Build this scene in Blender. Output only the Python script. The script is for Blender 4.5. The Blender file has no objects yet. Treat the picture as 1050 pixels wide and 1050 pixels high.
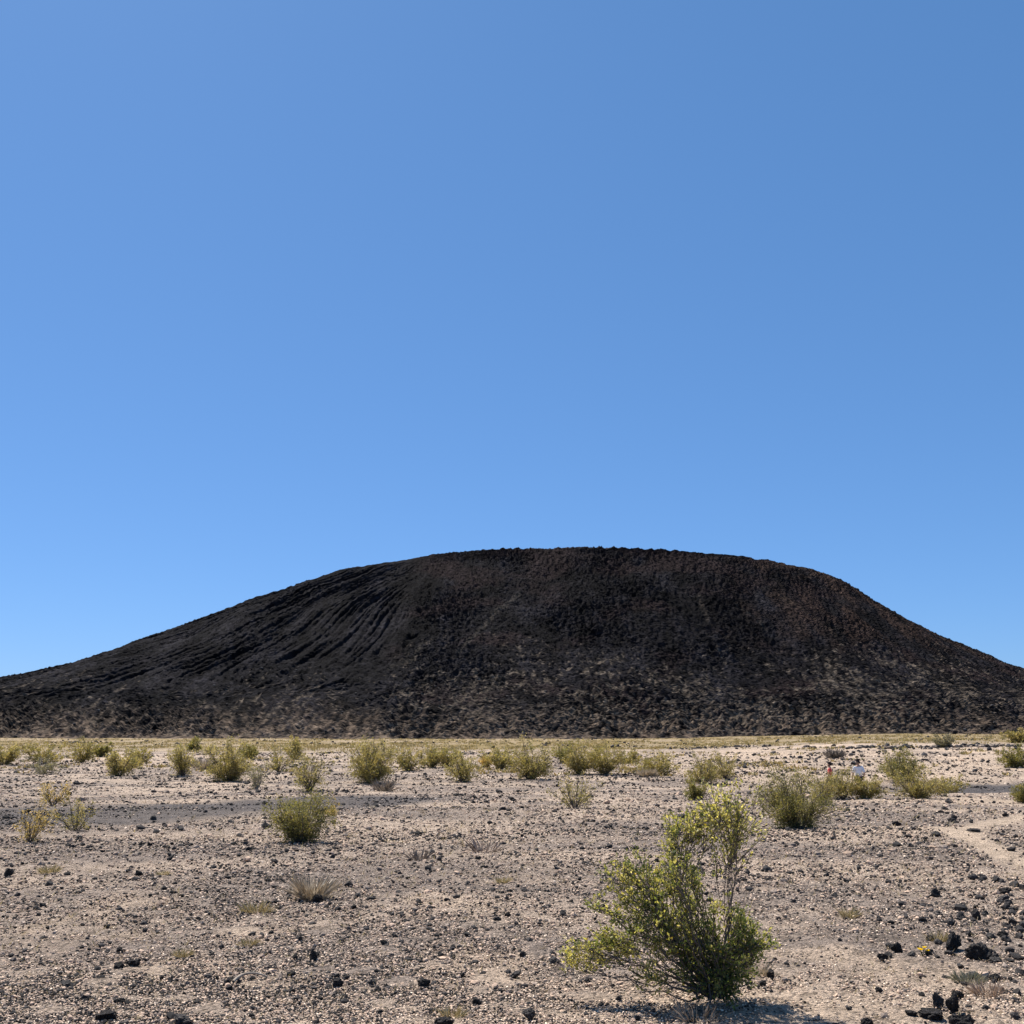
import bpy, bmesh, math, random
import numpy as np

R = math.radians
scene = bpy.context.scene
COL = scene.collection
DBG = False

# ------------------------------------------------------------------ helpers
def tag(o, label=None, cat=None, group=None, kind=None):
    if label: o['label'] = label
    if cat: o['category'] = cat
    if group: o['group'] = group
    if kind: o['kind'] = kind
    return o

def empty(name, loc, rz=0.0):
    o = bpy.data.objects.new(name, None)
    COL.objects.link(o)
    o.location = loc
    o.rotation_euler = (0, 0, rz)
    o.empty_display_size = 0.1
    return o

def mesh_np(name, V, F, colors=None, smooth=False):
    """mesh from numpy arrays: F is (m,k) with one k, or a list of such arrays"""
    Fs = F if isinstance(F, list) else [F]
    Fs = [f for f in Fs if len(f)]
    me = bpy.data.meshes.new(name)
    V = np.ascontiguousarray(V, np.float32)
    me.vertices.add(len(V))
    me.vertices.foreach_set('co', V.ravel())
    idx = np.concatenate([f.ravel() for f in Fs]).astype(np.int32)
    tot = np.concatenate([np.full(len(f), f.shape[1]) for f in Fs])
    st = np.concatenate([[0], np.cumsum(tot)[:-1]]).astype(np.int32)
    me.loops.add(len(idx))
    me.loops.foreach_set('vertex_index', idx)
    me.polygons.add(len(tot))
    me.polygons.foreach_set('loop_start', st)
    me.polygons.foreach_set('use_smooth', np.full(len(tot), smooth))
    me.update(calc_edges=True)
    if colors is not None:
        a = me.attributes.new('Col', 'FLOAT_COLOR', 'POINT')
        c = np.ones((len(V), 4), np.float32)
        c[:, :3] = colors
        a.data.foreach_set('color', c.ravel())
    return me

def obj(name, me, mat, parent=None):
    o = bpy.data.objects.new(name, me)
    if mat is not None and not len(me.materials):
        me.materials.append(mat)
    COL.objects.link(o)
    if parent is not None:
        o.parent = parent
    return o

def sstep(a, b, t):
    t = np.clip((t - a) / (b - a), 0, 1)
    return t * t * (3 - 2 * t)

def _h(ix, iy, seed):
    h = (ix * 374761393 + iy * 668265263 + seed * 974711) & 0xffffffff
    h = ((h ^ (h >> 13)) * 1274126177) & 0xffffffff
    h = ((h ^ (h >> 15)) * 2246822519) & 0xffffffff
    return (h ^ (h >> 16)) & 0xffffffff

def noise(x, y, seed=0):
    """2-D gradient noise, about -1..1"""
    x = np.asarray(x, float); y = np.asarray(y, float)
    xi = np.floor(x).astype(np.int64); yi = np.floor(y).astype(np.int64)
    fx = x - xi; fy = y - yi
    u = fx**3 * (fx * (fx * 6 - 15) + 10); v = fy**3 * (fy * (fy * 6 - 15) + 10)
    def g(dx, dy):
        a = _h(xi + dx, yi + dy, seed) * (2 * math.pi / 4294967296.0)
        return np.cos(a) * (fx - dx) + np.sin(a) * (fy - dy)
    n = (g(0, 0) * (1 - u) + g(1, 0) * u) * (1 - v) + (g(0, 1) * (1 - u) + g(1, 1) * u) * v
    return n * 1.5

def fbm(x, y, octv=4, seed=0, gain=0.5):
    s = 0; a = 1.0; f = 1.0
    for k in range(octv):
        s = s + a * noise(x * f + 13.7 * k, y * f - 7.3 * k, seed + k)
        a *= gain; f *= 2.03
    return s

# ------------------------------------------------------------------ materials
def new_mat(name):
    m = bpy.data.materials.new(name)
    m.use_nodes = True
    nt = m.node_tree
    nt.nodes.clear()
    out = nt.nodes.new('ShaderNodeOutputMaterial')
    b = nt.nodes.new('ShaderNodeBsdfPrincipled')
    nt.links.new(b.outputs[0], out.inputs[0])
    b.inputs['Specular IOR Level'].default_value = 0.25
    b.inputs['Roughness'].default_value = 0.9
    return m, nt, b, out

def N(nt, t, **kw):
    n = nt.nodes.new(t)
    for k, v in kw.items():
        if k.startswith('i_'):
            n.inputs[k[2:].replace('_', ' ')].default_value = v
        else:
            setattr(n, k, v)
    return n

def mixc(nt, a, b, fac, blend='MIX'):
    n = nt.nodes.new('ShaderNodeMix')
    n.data_type = 'RGBA'; n.blend_type = blend
    for s, v in ((n.inputs[0], fac), (n.inputs[6], a), (n.inputs[7], b)):
        if hasattr(v, 'is_output'): nt.links.new(v, s)
        elif isinstance(v, (int, float)): s.default_value = v
        else: s.default_value = (*v, 1)
    return n.outputs[2]

def ramp(nt, src, stops):
    n = nt.nodes.new('ShaderNodeValToRGB')
    cr = n.color_ramp
    while len(cr.elements) < len(stops): cr.elements.new(0.5)
    for e, (p, c) in zip(cr.elements, stops):
        e.position = p
        e.color = (c, c, c, 1) if isinstance(c, (int, float)) else (*c, 1)
    nt.links.new(src, n.inputs[0])
    return n.outputs[0]

def noise_tex(nt, vec, scale, detail=4, rough=0.55):
    n = N(nt, 'ShaderNodeTexNoise')
    n.inputs['Scale'].default_value = scale
    n.inputs['Detail'].default_value = detail
    n.inputs['Roughness'].default_value = rough
    if vec is not None: nt.links.new(vec, n.inputs['Vector'])
    return n

def bump(nt, height, strength, dist, prev=None):
    b = N(nt, 'ShaderNodeBump')
    b.inputs['Strength'].default_value = strength
    b.inputs['Distance'].default_value = dist
    nt.links.new(height, b.inputs['Height'])
    if prev is not None: nt.links.new(prev, b.inputs['Normal'])
    return b.outputs[0]

def mat_ground():
    m, nt, b, out = new_mat('desert_ground')
    col = N(nt, 'ShaderNodeAttribute', attribute_name='Col').outputs['Color']
    pos = N(nt, 'ShaderNodeNewGeometry').outputs['Position']
    v1 = N(nt, 'ShaderNodeTexVoronoi'); v1.inputs['Scale'].default_value = 38
    nt.links.new(pos, v1.inputs['Vector'])
    v2 = N(nt, 'ShaderNodeTexVoronoi'); v2.inputs['Scale'].default_value = 9
    nt.links.new(pos, v2.inputs['Vector'])
    sep = N(nt, 'ShaderNodeSeparateColor'); nt.links.new(v1.outputs['Color'], sep.inputs[0])
    sep2 = N(nt, 'ShaderNodeSeparateColor'); nt.links.new(v2.outputs['Color'], sep2.inputs[0])
    g1 = ramp(nt, sep.outputs[0], [(0, 0.30), (0.16, 0.45), (0.2, 0.85), (0.6, 1.0), (0.85, 1.12), (1, 1.3)])
    c = mixc(nt, col, g1, 0.8, 'MULTIPLY')
    g2 = ramp(nt, sep2.outputs[1], [(0, 0.55), (0.12, 0.6), (0.16, 0.95), (1, 1.08)])
    c = mixc(nt, c, g2, 0.7, 'MULTIPLY')
    n1 = noise_tex(nt, pos, 1.3, 6, 0.65)
    g3 = ramp(nt, n1.outputs[0], [(0.3, 0.72), (0.5, 1.0), (0.7, 1.2)])
    c = mixc(nt, c, g3, 0.75, 'MULTIPLY')
    nt.links.new(c, b.inputs['Base Color'])
    h = bump(nt, noise_tex(nt, pos, 6, 8, 0.75).outputs[0], 1.0, 0.12)
    h = bump(nt, noise_tex(nt, pos, 45, 5, 0.7).outputs[0], 0.9, 0.02, h)
    h = bump(nt, v1.outputs['Distance'], 0.9, -0.025, h)
    nt.links.new(h, b.inputs['Normal'])
    b.inputs['Roughness'].default_value = 0.95
    b.inputs['Specular IOR Level'].default_value = 0.1
    return m

def mat_attr(name, rough=0.9, spec=0.2, bump_scale=None, bump_d=0.01, mottled=0.0):
    m, nt, b, out = new_mat(name)
    c = N(nt, 'ShaderNodeAttribute', attribute_name='Col').outputs['Color']
    pos = N(nt, 'ShaderNodeNewGeometry').outputs['Position']
    if mottled:
        g = ramp(nt, noise_tex(nt, pos, bump_scale or 10, 5, 0.7).outputs[0], [(0.3, 1 - mottled), (0.7, 1 + mottled)])
        c = mixc(nt, c, g, 1.0, 'MULTIPLY')
    nt.links.new(c, b.inputs['Base Color'])
    if bump_scale:
        nt.links.new(bump(nt, noise_tex(nt, pos, bump_scale, 5, 0.7).outputs[0], 0.8, bump_d), b.inputs['Normal'])
    b.inputs['Roughness'].default_value = rough
    b.inputs['Specular IOR Level'].default_value = spec
    return m

def mat_leaf(name, trans=0.4, tt=(1.35, 1.3, 0.7)):
    m, nt, b, out = new_mat(name)
    c = N(nt, 'ShaderNodeAttribute', attribute_name='Col').outputs['Color']
    nt.links.new(c, b.inputs['Base Color'])
    b.inputs['Roughness'].default_value = 0.45
    b.inputs['Specular IOR Level'].default_value = 0.35
    t = N(nt, 'ShaderNodeBsdfTranslucent')
    tc = mixc(nt, c, tt, 1.0, 'MULTIPLY')
    nt.links.new(tc, t.inputs['Color'])
    mx = N(nt, 'ShaderNodeMixShader'); mx.inputs[0].default_value = trans
    nt.links.new(b.outputs[0], mx.inputs[1]); nt.links.new(t.outputs[0], mx.inputs[2])
    nt.links.new(mx.outputs[0], out.inputs[0])
    return m

def mat_noise(name, c1, c2, scale, bump_d=0.0, rough=0.9, spec=0.25, detail=5):
    m, nt, b, out = new_mat(name)
    tc = N(nt, 'ShaderNodeTexCoord').outputs['Object']
    n = noise_tex(nt, tc, scale, detail, 0.65)
    c = mixc(nt, c1, c2, ramp(nt, n.outputs[0], [(0.35, 0.0), (0.65, 1.0)]))
    nt.links.new(c, b.inputs['Base Color'])
    if bump_d:
        n2 = noise_tex(nt, tc, scale * 2.5, 6, 0.7)
        nt.links.new(bump(nt, n2.outputs[0], 0.9, bump_d), b.inputs['Normal'])
    b.inputs['Roughness'].default_value = rough
    b.inputs['Specular IOR Level'].default_value = spec
    return m

def mat_hill():
    m, nt, b, out = new_mat('black_cinder_slope')
    c = N(nt, 'ShaderNodeAttribute', attribute_name='Col').outputs['Color']
    pos = N(nt, 'ShaderNodeNewGeometry').outputs['Position']
    g1 = ramp(nt, noise_tex(nt, pos, 0.9, 8, 0.8).outputs[0], [(0.32, 0.35), (0.5, 0.95), (0.7, 2.0)])
    c = mixc(nt, c, g1, 1.0, 'MULTIPLY')
    v = N(nt, 'ShaderNodeTexVoronoi'); v.inputs['Scale'].default_value = 0.8
    nt.links.new(pos, v.inputs['Vector'])
    sp = N(nt, 'ShaderNodeSeparateColor'); nt.links.new(v.outputs['Color'], sp.inputs[0])
    c = mixc(nt, c, ramp(nt, sp.outputs[0], [(0, 0.5), (0.3, 0.8), (0.75, 1.15), (1, 1.7)]), 0.8, 'MULTIPLY')
    nt.links.new(c, b.inputs['Base Color'])
    h = bump(nt, noise_tex(nt, pos, 1.4, 8, 0.8).outputs[0], 0.8, 0.5)
    nt.links.new(h, b.inputs['Normal'])
    b.inputs['Roughness'].default_value = 0.95
    b.inputs['Specular IOR Level'].default_value = 0.05
    return m

M_GROUND = mat_ground()
M_HILL = mat_hill()
M_GRAVEL = mat_attr('gravel_stones', 0.9, 0.2, 60, 0.004, 0.2)
def mat_rock(name, c1, c2, dust):
    m, nt, b, out = new_mat(name)
    tc = N(nt, 'ShaderNodeTexCoord').outputs['Object']
    c = mixc(nt, c1, c2, ramp(nt, noise_tex(nt, tc, 9, 8, 0.75).outputs[0], [(0.35, 0.0), (0.65, 1.0)]))
    geo = N(nt, 'ShaderNodeNewGeometry')
    c = mixc(nt, c, (0.17, 0.135, 0.11), ramp(nt, noise_tex(nt, tc, 2.6, 6, 0.75).outputs[0], [(0.52, 0.0), (0.72, dust)]))
    c = mixc(nt, c, tuple(v * 2.6 for v in c2), ramp(nt, geo.outputs['Pointiness'], [(0.52, 0.0), (0.62, 0.8)]))
    nt.links.new(c, b.inputs['Base Color'])
    v = N(nt, 'ShaderNodeTexVoronoi'); v.inputs['Scale'].default_value = 11; nt.links.new(tc, v.inputs['Vector'])
    h = bump(nt, noise_tex(nt, tc, 16, 8, 0.8).outputs[0], 0.9, 0.02)
    nt.links.new(bump(nt, v.outputs['Distance'], 0.8, 0.012, h), b.inputs['Normal'])
    b.inputs['Roughness'].default_value = 0.85
    return m
M_ROCK = mat_rock('lava_rock', (0.010, 0.0095, 0.010), (0.045, 0.040, 0.038), 0.5)
M_ROCK_G = mat_rock('grey_lava_rock', (0.045, 0.042, 0.042), (0.10, 0.09, 0.084), 0.7)
M_ROCK_P = mat_noise('pale_stone', (0.30, 0.24, 0.19), (0.42, 0.35, 0.29), 20, 0.01, 0.95, 0.15)
M_LEAF = mat_leaf('creosote_leaves', 0.5)
M_LEAF_FAR = mat_leaf('creosote_leaves_olive', 0.5, (1.25, 1.22, 0.78))
M_STRAW = mat_leaf('dry_straw', 0.25, (1.05, 1.0, 0.95))
M_BARK = mat_noise('grey_bark', (0.07, 0.055, 0.045), (0.17, 0.14, 0.12), 25, 0.004)
M_DEAD = mat_noise('dead_twig', (0.22, 0.18, 0.14), (0.38, 0.32, 0.26), 25, 0.003)

# ------------------------------------------------------------------ camera geometry
FPX, HALF, EYE = 1053.0, 525.0, 1.6
PITCH = math.atan(220.0 / FPX)
CP, SP = math.cos(PITCH), math.sin(PITCH)

def ray(px, py):
    u = (px - HALF) / FPX; w = (HALF - py) / FPX
    return u, CP - w * SP, SP + w * CP

def g(x, y):
    """height of the desert floor"""
    x = np.asarray(x, float); y = np.asarray(y, float)
    z = -1.2 * sstep(2, 58, y) - 0.15 * sstep(60, 130, y)
    az = x / np.maximum(np.abs(y), 1.0)
    z = z + 1.05 * sstep(57, 100, y) * sstep(0.10, 0.36, az)
    r = np.hypot(x, y)
    z = z - 0.55 * np.exp(-((x - 19) / 11.0) ** 2 - ((y - 54) / 9.0) ** 2)      # shallow wash where the walkers are
    z = z + 0.035 * noise(x / 2.3, y / 2.3, 3) * sstep(1, 6, r)
    z = z + 0.07 * noise(x / 7.0, y / 7.0, 4) * sstep(8, 22, r)
    z = z + 0.16 * noise(x / 23.0, y / 23.0, 5) * sstep(25, 60, r)
    return z

_T = np.geomspace(3, 700, 6000)
def at(px, py):
    """ground point met by the line of sight through a pixel of the photograph"""
    dx, dy, dz = ray(px, py)
    h = EYE + dz * _T - g(dx * _T, dy * _T)
    i = int(np.argmax(h < 0))
    if i == 0: i = len(_T) - 1
    t = _T[i - 1] + (_T[i] - _T[i - 1]) * h[i - 1] / (h[i - 1] - h[i]) if h[i] < 0 else _T[i]
    x, y = dx * t, dy * t
    return np.array([x, y, float(g(x, y))])

def dist_poly(x, y, pts):
    d = np.full(np.shape(x), 1e9)
    for (ax, ay), (bx, by) in zip(pts[:-1], pts[1:]):
        vx, vy = bx - ax, by - ay
        t = np.clip(((x - ax) * vx + (y - ay) * vy) / (vx * vx + vy * vy + 1e-9), 0, 1)
        d = np.minimum(d, np.hypot(x - ax - t * vx, y - ay - t * vy))
    return d

P2 = lambda pts: [tuple(at(*p)[:2]) for p in pts]
TRAIL_A = P2([(1120, 832), (1050, 838), (1010, 846), (985, 853), (960, 848)])
TRAIL_B = P2([(985, 853), (1005, 864), (1030, 876), (1060, 890), (1120, 915)])
WASH = P2([(-80, 838), (20, 838), (100, 836), (180, 831), (260, 828), (350, 821)])
CINDER_R = P2([(968, 811), (1010, 810), (1060, 809)])
PATH_R = P2([(980, 818), (1015, 820), (1080, 824)])

def zones(x, y):
    """masks of the floor's own soils: trail dust, cinder wash, pale sand, dry grass"""
    wob = 0.5 * noise(x / 1.7, y / 1.7, 21) + 0.3 * noise(x / 0.6, y / 0.6, 22)
    trail = np.maximum(0.9 * (1 - sstep(0.1, 0.55, dist_poly(x, y, TRAIL_A) + 0.35 * wob)),
                       1 - sstep(0.1, 0.45, dist_poly(x, y, TRAIL_B) + 0.25 * wob))
    trail = np.maximum(trail, 0.8 * (1 - sstep(0.3, 1.2, dist_poly(x, y, PATH_R) + 0.4 * wob)))
    dw = dist_poly(x, y, WASH) + 1.3 * wob
    cind = 0.9 * (1 - sstep(2.3, 4.4, dw))
    cind = np.maximum(cind, 1 - sstep(2.0, 3.6, dist_poly(x, y, CINDER_R) + 0.8 * wob))
    az = x / np.maximum(y, 1)
    bank = sstep(58, 68, y + 4 * noise(x / 5, y / 5, 23)) * (1 - sstep(112, 122, y)) * sstep(0.05, 0.24, az)
    bank2 = 0.75 * sstep(72, 80, y + 4 * noise(x / 9, y / 9, 25)) * (1 - sstep(104, 116, y)) * (1 - sstep(0.02, 0.2, az)) * sstep(-0.1, 0.35, noise(x / 8, y / 12, 26))
    sand = np.maximum(bank * (0.38 + 0.5 * sstep(-0.3, 0.4, fbm(x / 4, y / 6, 3, 29))), bank2)
    near = sstep(0.2, 0.7, fbm(x / 1.5, y / 1.7, 4, 27)) * (1 - sstep(10, 15, y)) * 0.75
    mid = sstep(0.35, 0.8, fbm(x / 3.0, y / 3.6, 4, 28)) * (1 - sstep(40, 55, y)) * 0.35
    sand = np.maximum(sand, np.maximum(near, mid))
    grass = sstep(112, 150, y + 14 * noise(x / 14, y / 14, 24) + 25 * np.clip(az, -0.3, 0.0))
    return np.clip(trail, 0, 1), np.clip(cind, 0, 1), np.clip(sand, 0, 1), np.clip(grass, 0, 1)

# ------------------------------------------------------------------ ground
def build_ground():
    rad = np.concatenate([[0.3, 0.8, 1.4], np.geomspace(2.0, 420, 640), np.geomspace(450, 6000, 40)])
    th = np.concatenate([np.linspace(R(-42), R(42), 620), np.linspace(R(42), R(318), 120)[1:-1]])
    RR, TT = np.meshgrid(rad, th, indexing='ij')
    x = RR * np.sin(TT); y = RR * np.cos(TT)
    z = g(x, y)
    z += 0.016 * fbm(x / 0.35, y / 0.35, 3, 31) * (1 - sstep(30, 60, RR))
    z += 0.05 * fbm(x / 1.5, y / 1.5, 3, 33) * sstep(20, 50, RR)
    t, c, s, gr = zones(x, y)
    col = np.empty(x.shape + (3,))
    base = np.array([0.48, 0.375, 0.29]); grey = np.array([0.265, 0.213, 0.178])
    k = sstep(-0.5, 0.6, fbm(x / 6, y / 3.5, 4, 41))[..., None]
    col[:] = grey * (1 - k) + base * k
    def blend(c2, mask):
        col[:] = col * (1 - mask[..., None]) + np.array(c2) * mask[..., None]
    blend((0.54, 0.415, 0.31), s * 0.85)
    blend((0.088, 0.082, 0.084), c * 0.93)
    blend((0.52, 0.405, 0.305), t * 0.95)
    blend((0.235, 0.175, 0.080), gr * (0.55 + 0.4 * sstep(-0.4, 0.4, fbm(x / 9, y / 25, 3, 30))))
    far = sstep(330, 700, RR)
    blend((0.22, 0.175, 0.12), far)
    n, mth = x.shape
    V = np.stack([x, y, z], -1).reshape(-1, 3)
    i = np.arange(n - 1)[:, None]; j = np.arange(mth)[None, :]
    j2 = (j + 1) % mth
    F = np.stack([i * mth + j, i * mth + j2, (i + 1) * mth + j2, (i + 1) * mth + j], -1).reshape(-1, 4)[:, ::-1]
    V = np.vstack([V, [[0, 0, 0]]])
    cen = len(V) - 1
    jj = np.arange(mth)
    T = np.stack([np.full(mth, cen), (jj + 1) % mth, jj], -1)
    C = np.vstack([col.reshape(-1, 3), base[None]])
    o = obj('ground', mesh_np('ground', V, [F, T], C, True), M_GROUND)
    tag(o, kind='structure')
build_ground()

# ------------------------------------------------------------------ the cinder cone
SKY_L = [(-260, 748), (-210, 742), (-150, 730), (-80, 713), (0, 695), (50, 683.5), (100, 670.5), (144, 655.6), (186, 640), (224, 625.7),
         (256, 613.7), (298, 601), (325, 591.5), (360, 584), (400, 577), (450, 570), (500, 565), (530, 562.7), (548, 562)]
SKY_R = [(1290, 748), (1245, 742), (1190, 728), (1140, 712), (1100, 699.5), (1050, 684), (1025, 676), (1000, 667), (975, 657), (950, 645),
         (925, 632), (900, 618), (883, 608.6), (864, 598), (841, 587), (822, 580), (801, 576), (784, 574), (763, 572),
         (740, 568.5), (720, 565.5), (700, 564.8), (650, 564), (600, 563), (552, 562)]

RELIEF = [(-300, 4), (0, 5.5), (144, 6.3), (186, 2.6), (224, 1.6), (298, 2.8), (325, 0.6), (360, 2.4), (400, 1.2), (450, 2.6), (500, 1.2), (560, 0.4), (600, 2.0), (720, 1.6),
          (740, 2.6), (763, 4.8), (784, 3.8), (801, 2.8), (822, 0.9), (841, 1.0), (864, 5.2), (883, 6.7), (900, 8.6), (925, 5.5), (950, 4.1), (975, 3.0), (1000, 4.6), (1025, 5.2), (1400, 4)]
def build_hill():
    D, XC, Z0 = 450.0, 20.0, -1.45
    BT, BB, PW = 82.0, 192.0, 2.3
    rel = lambda px: float(np.interp(px, *zip(*RELIEF)))
    conv = lambda L: np.array([(ray(px, py + rel(px))[0] / ray(px, py + rel(px))[1], ray(px, py + rel(px))[2] / ray(px, py + rel(px))[1]) for px, py in L])
    TL, TR = conv(SKY_L), conv(SKY_R)
    vmax = TL[-1, 1]
    ZT = EYE + vmax * (D - BT) * 1.0
    H = ZT - Z0
    def bprof(s):
        q = 1 - s
        return BT + (BB - BT) * (0.86 * q + 0.14 * q ** 4.0)
    ns = 90
    S = np.linspace(0, 1, ns)
    Zs = Z0 + H * S
    B = bprof(S)
    ph = np.linspace(R(1), R(179), 260)
    sp = lambda c: np.sign(c) * np.abs(c) ** (2 / PW)
    cx, sy = sp(np.cos(ph)), sp(np.sin(ph))
    aL = np.full(ns, 150.0); aR = np.full(ns, 150.0)
    corrL = np.zeros(len(TL)); corrR = np.zeros(len(TR))
    for outer in range(5):
        tl = TL[:, 1] + corrL; tr = TR[:, 1] + corrR
        for it in range(14):
            Yc = D - B[:, None] * sy[None]
            for side in (0, 1):
                a = aR if side else aL
                X = XC + np.where(cx[None] > 0, aR[:, None], aL[:, None]) * cx[None]
                U = X / Yc
                k = U.argmax(1) if side else U.argmin(1)
                ut = U[np.arange(ns), k]; yt = Yc[np.arange(ns), k]
                v = (Zs - EYE) / yt
                tgt = np.interp(v, tr if side else tl, (TR if side else TL)[:, 0])
                uc = XC / D
                f = np.clip((tgt - uc) / (ut - uc), 0.5, 2.0)
                a *= f ** 0.8
                np.clip(a, 12, 900, out=a)
        # compare the whole outline with the photograph's and correct
        Yc = D - B[:, None] * sy[None]
        X = XC + np.where(cx[None] > 0, aR[:, None], aL[:, None]) * cx[None]
        U = X / Yc; Vv = (Zs[:, None] - EYE) / Yc
        ub = np.linspace(-0.9, 1.1, 401); sil = np.full(401, -1.0)
        for r in range(ns):
            o = np.argsort(U[r]); uu, vv = U[r][o], Vv[r][o]
            w = np.interp(ub, uu, vv, left=-1, right=-1)
            sil = np.maximum(sil, w)
        corrL += 0.6 * (TL[:, 1] - np.interp(TL[:, 0], ub, sil))
        corrR += 0.6 * (TR[:, 1] - np.interp(TR[:, 0], ub, sil))
        corrL = np.clip(corrL, -0.03, 0.03); corrR = np.clip(corrR, -0.03, 0.03)
        corrL[-1] = corrR[-1] = max(corrL[-1], corrR[-1])
        tl2 = np.maximum.accumulate(TL[:, 1] + corrL); tr2 = np.maximum.accumulate(TR[:, 1] + corrR)
        corrL = tl2 - TL[:, 1]; corrR = tr2 - TR[:, 1]
    # smooth the half widths, rows outside-in
    for a in (aL, aR):
        a[:] = np.minimum.accumulate(a)
        for _ in range(8):
            a[1:-1] = (a[:-2] + 2 * a[1:-1] + a[2:]) / 4
    if DBG: print('AL', np.round(aL[::6]), 'AR', np.round(aR[::6]), 'Z', np.round(Zs[::6],1), 'corr', np.round(corrL,3), np.round(corrR,3))
    # fine rows: apron below the floor, slope, rim, crater bowl
    qs = np.cumsum(np.hypot(np.diff(B), np.diff(Zs))); qs = np.concatenate([[0], qs])
    nrow = 430
    q = np.linspace(0, qs[-1], nrow)
    s = np.interp(q, qs, S)
    rowsZ = Z0 + H * s; rowsB = bprof(s); rL = np.interp(s, S, aL); rR = np.interp(s, S, aR)
    apz = np.array([-6.0, -3.5, -1.5]); apk = np.array([60.0, 36.0, 16.0])
    cz = np.linspace(0, 1, 40)[1:]
    Zr = np.concatenate([Z0 + apz, rowsZ, ZT + 1.2 * np.sin(cz * 3.1) * (cz < .3) - 22 * sstep(0.06, 1, cz)])
    Br = np.concatenate([rowsB[0] + apk, rowsB, BT * (1 - cz * 0.98)])
    Lr = np.concatenate([rL[0] + apk, rL, rL[-1] * (1 - cz * 0.98)])
    Rr = np.concatenate([rR[0] + apk, rR, rR[-1] * (1 - cz * 0.98)])
    Qr = np.concatenate([-apk, q, q[-1] + cz * BT])
    Sr = np.concatenate([np.zeros(3), s, np.ones(len(cz))])
    # columns by equal arc along a middle contour, dense at the front
    fine = np.linspace(0, 2 * math.pi, 4001)
    mid = nrow // 3
    fx = np.where(np.cos(fine) > 0, rR[mid], rL[mid]) * sp(np.cos(fine)); fy = rowsB[mid] * sp(np.sin(fine))
    w = np.where(np.sin(fine) > -0.25, 1.0, 0.16)
    arc = np.concatenate([[0], np.cumsum(np.hypot(np.diff(fx), np.diff(fy)))])
    wa = np.concatenate([[0], np.cumsum(np.hypot(np.diff(fx), np.diff(fy)) * (w[1:]))])
    nc = 1700
    pc = np.interp(np.linspace(0, wa[-1], nc + 1)[:-1], wa, fine)
    parc = np.interp(pc, fine, arc)
    c_, s_ = sp(np.cos(pc)), sp(np.sin(pc))
    X = XC + np.where(c_[None] > 0, Rr[:, None], Lr[:, None]) * c_[None]
    Y = D - Br[:, None] * s_[None]
    Z = np.repeat(Zr[:, None], nc, 1)
    # normals of the bare form
    def dif(A): return np.roll(A, -1, 1) - np.roll(A, 1, 1), np.gradient(A, axis=0)
    (xu, xv), (yu, yv), (zu, zv) = dif(X), dif(Y), dif(Z)
    nx, ny, nz = yu * zv - zu * yv, zu * xv - xu * zv, xu * yv - yu * xv
    L = np.sqrt(nx**2 + ny**2 + nz**2) + 1e-9
    sg = np.sign(np.median(nz)); nx, ny, nz = sg * nx / L, sg * ny / L, sg * nz / L
    P0 = np.repeat(parc[None], len(Qr), 0)
    seg = np.sqrt(np.diff(X, axis=1) ** 2 + np.diff(Y, axis=1) ** 2)
    P = np.concatenate([np.zeros((len(Qr), 1)), np.cumsum(seg, 1)], 1)
    P = P - P[:, [int(np.argmin(np.abs(pc - math.pi / 2)))]]          # true arc length from the middle of the front
    Q = np.repeat(Qr[:, None], nc, 1); SS = np.repeat(Sr[:, None], nc, 1)
    edge = X + 0.05 * Z + 5.0 * noise(Q / 16, P / 40, 61) + 2.0 * noise(Q / 5, P / 9, 60)
    left = 1 - sstep(-40, -24, edge)
    # flutes running down the smooth left flank
    Pw = P0 + 2.5 * noise(P0 / 30, Q / 60, 62) - 0.24 * Q
    Pw = Pw + 0.4 * noise(P / 3.5, Q / 12, 84)
    gul = lambda n_, w_: 0.35 - np.exp(-(n_ / w_) ** 2)
    flute = gul(noise(Pw / 4.4, Q / 90, 63), 0.22) * (0.45 + 0.9 * sstep(-0.4, 0.4, noise(P0 / 7, Q / 24, 85)))
    flute2 = gul(noise(Pw / 2.3 + 5, Q / 50, 64), 0.28) * (0.3 + 1.0 * sstep(-0.3, 0.5, noise(P0 / 5, Q / 14, 86)))
    fm = left * sstep(0.08, 0.36, SS + 0.12 * noise(P / 18, Q / 18, 65)) * (1 - sstep(0.86, 0.99, SS)) * (0.4 + 0.6 * sstep(-0.5, 0.3, noise(P / 26, Q / 50, 66) + 0.25))
    disp = fm * (1 - 0.75 * np.exp(-((edge + 30) / 7.0) ** 2)) * (1.15 * flute + 0.7 * flute2)
    # crease between the flank and the rough face
    disp -= 1.1 * (0.3 + 0.7 * sstep(-0.3, 0.5, noise(Q / 9, P / 30, 59))) * np.exp(-((edge + 27.5) / 1.0) ** 2) * sstep(0.12, 0.3, SS) * (1 - sstep(0.8, 0.95, SS))
    disp += 0.4 * np.exp(-((edge + 31.0) / 2.6) ** 2) * sstep(0.12, 0.3, SS) * (1 - sstep(0.8, 0.95, SS))
    # broad swales and rubbly relief
    disp += 1.5 * fbm(P / 38, Q / 60, 3, 67) * sstep(0.02, 0.25, SS) * (1 - 0.7 * sstep(0.9, 1, SS))
    rough = (1 - 0.33 * left * sstep(0.2, 0.4, SS))
    rough *= 0.75 + 0.5 * sstep(-0.2, 0.5, noise(P / 30, Q / 30, 68))
    bil = lambda n_: 1 - 2 * np.abs(n_)
    rub = 0.34 * bil(noise(P / 5.0 + Q / 30, Q / 8.6, 69)) + 0.50 * bil(noise(P / 2.3 - Q / 18, Q / 4.2, 70)) + 0.34 * noise(P / 1.2, Q / 2.0, 71) + 0.16 * noise(P / 0.75, Q / 1.1, 72)
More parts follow.
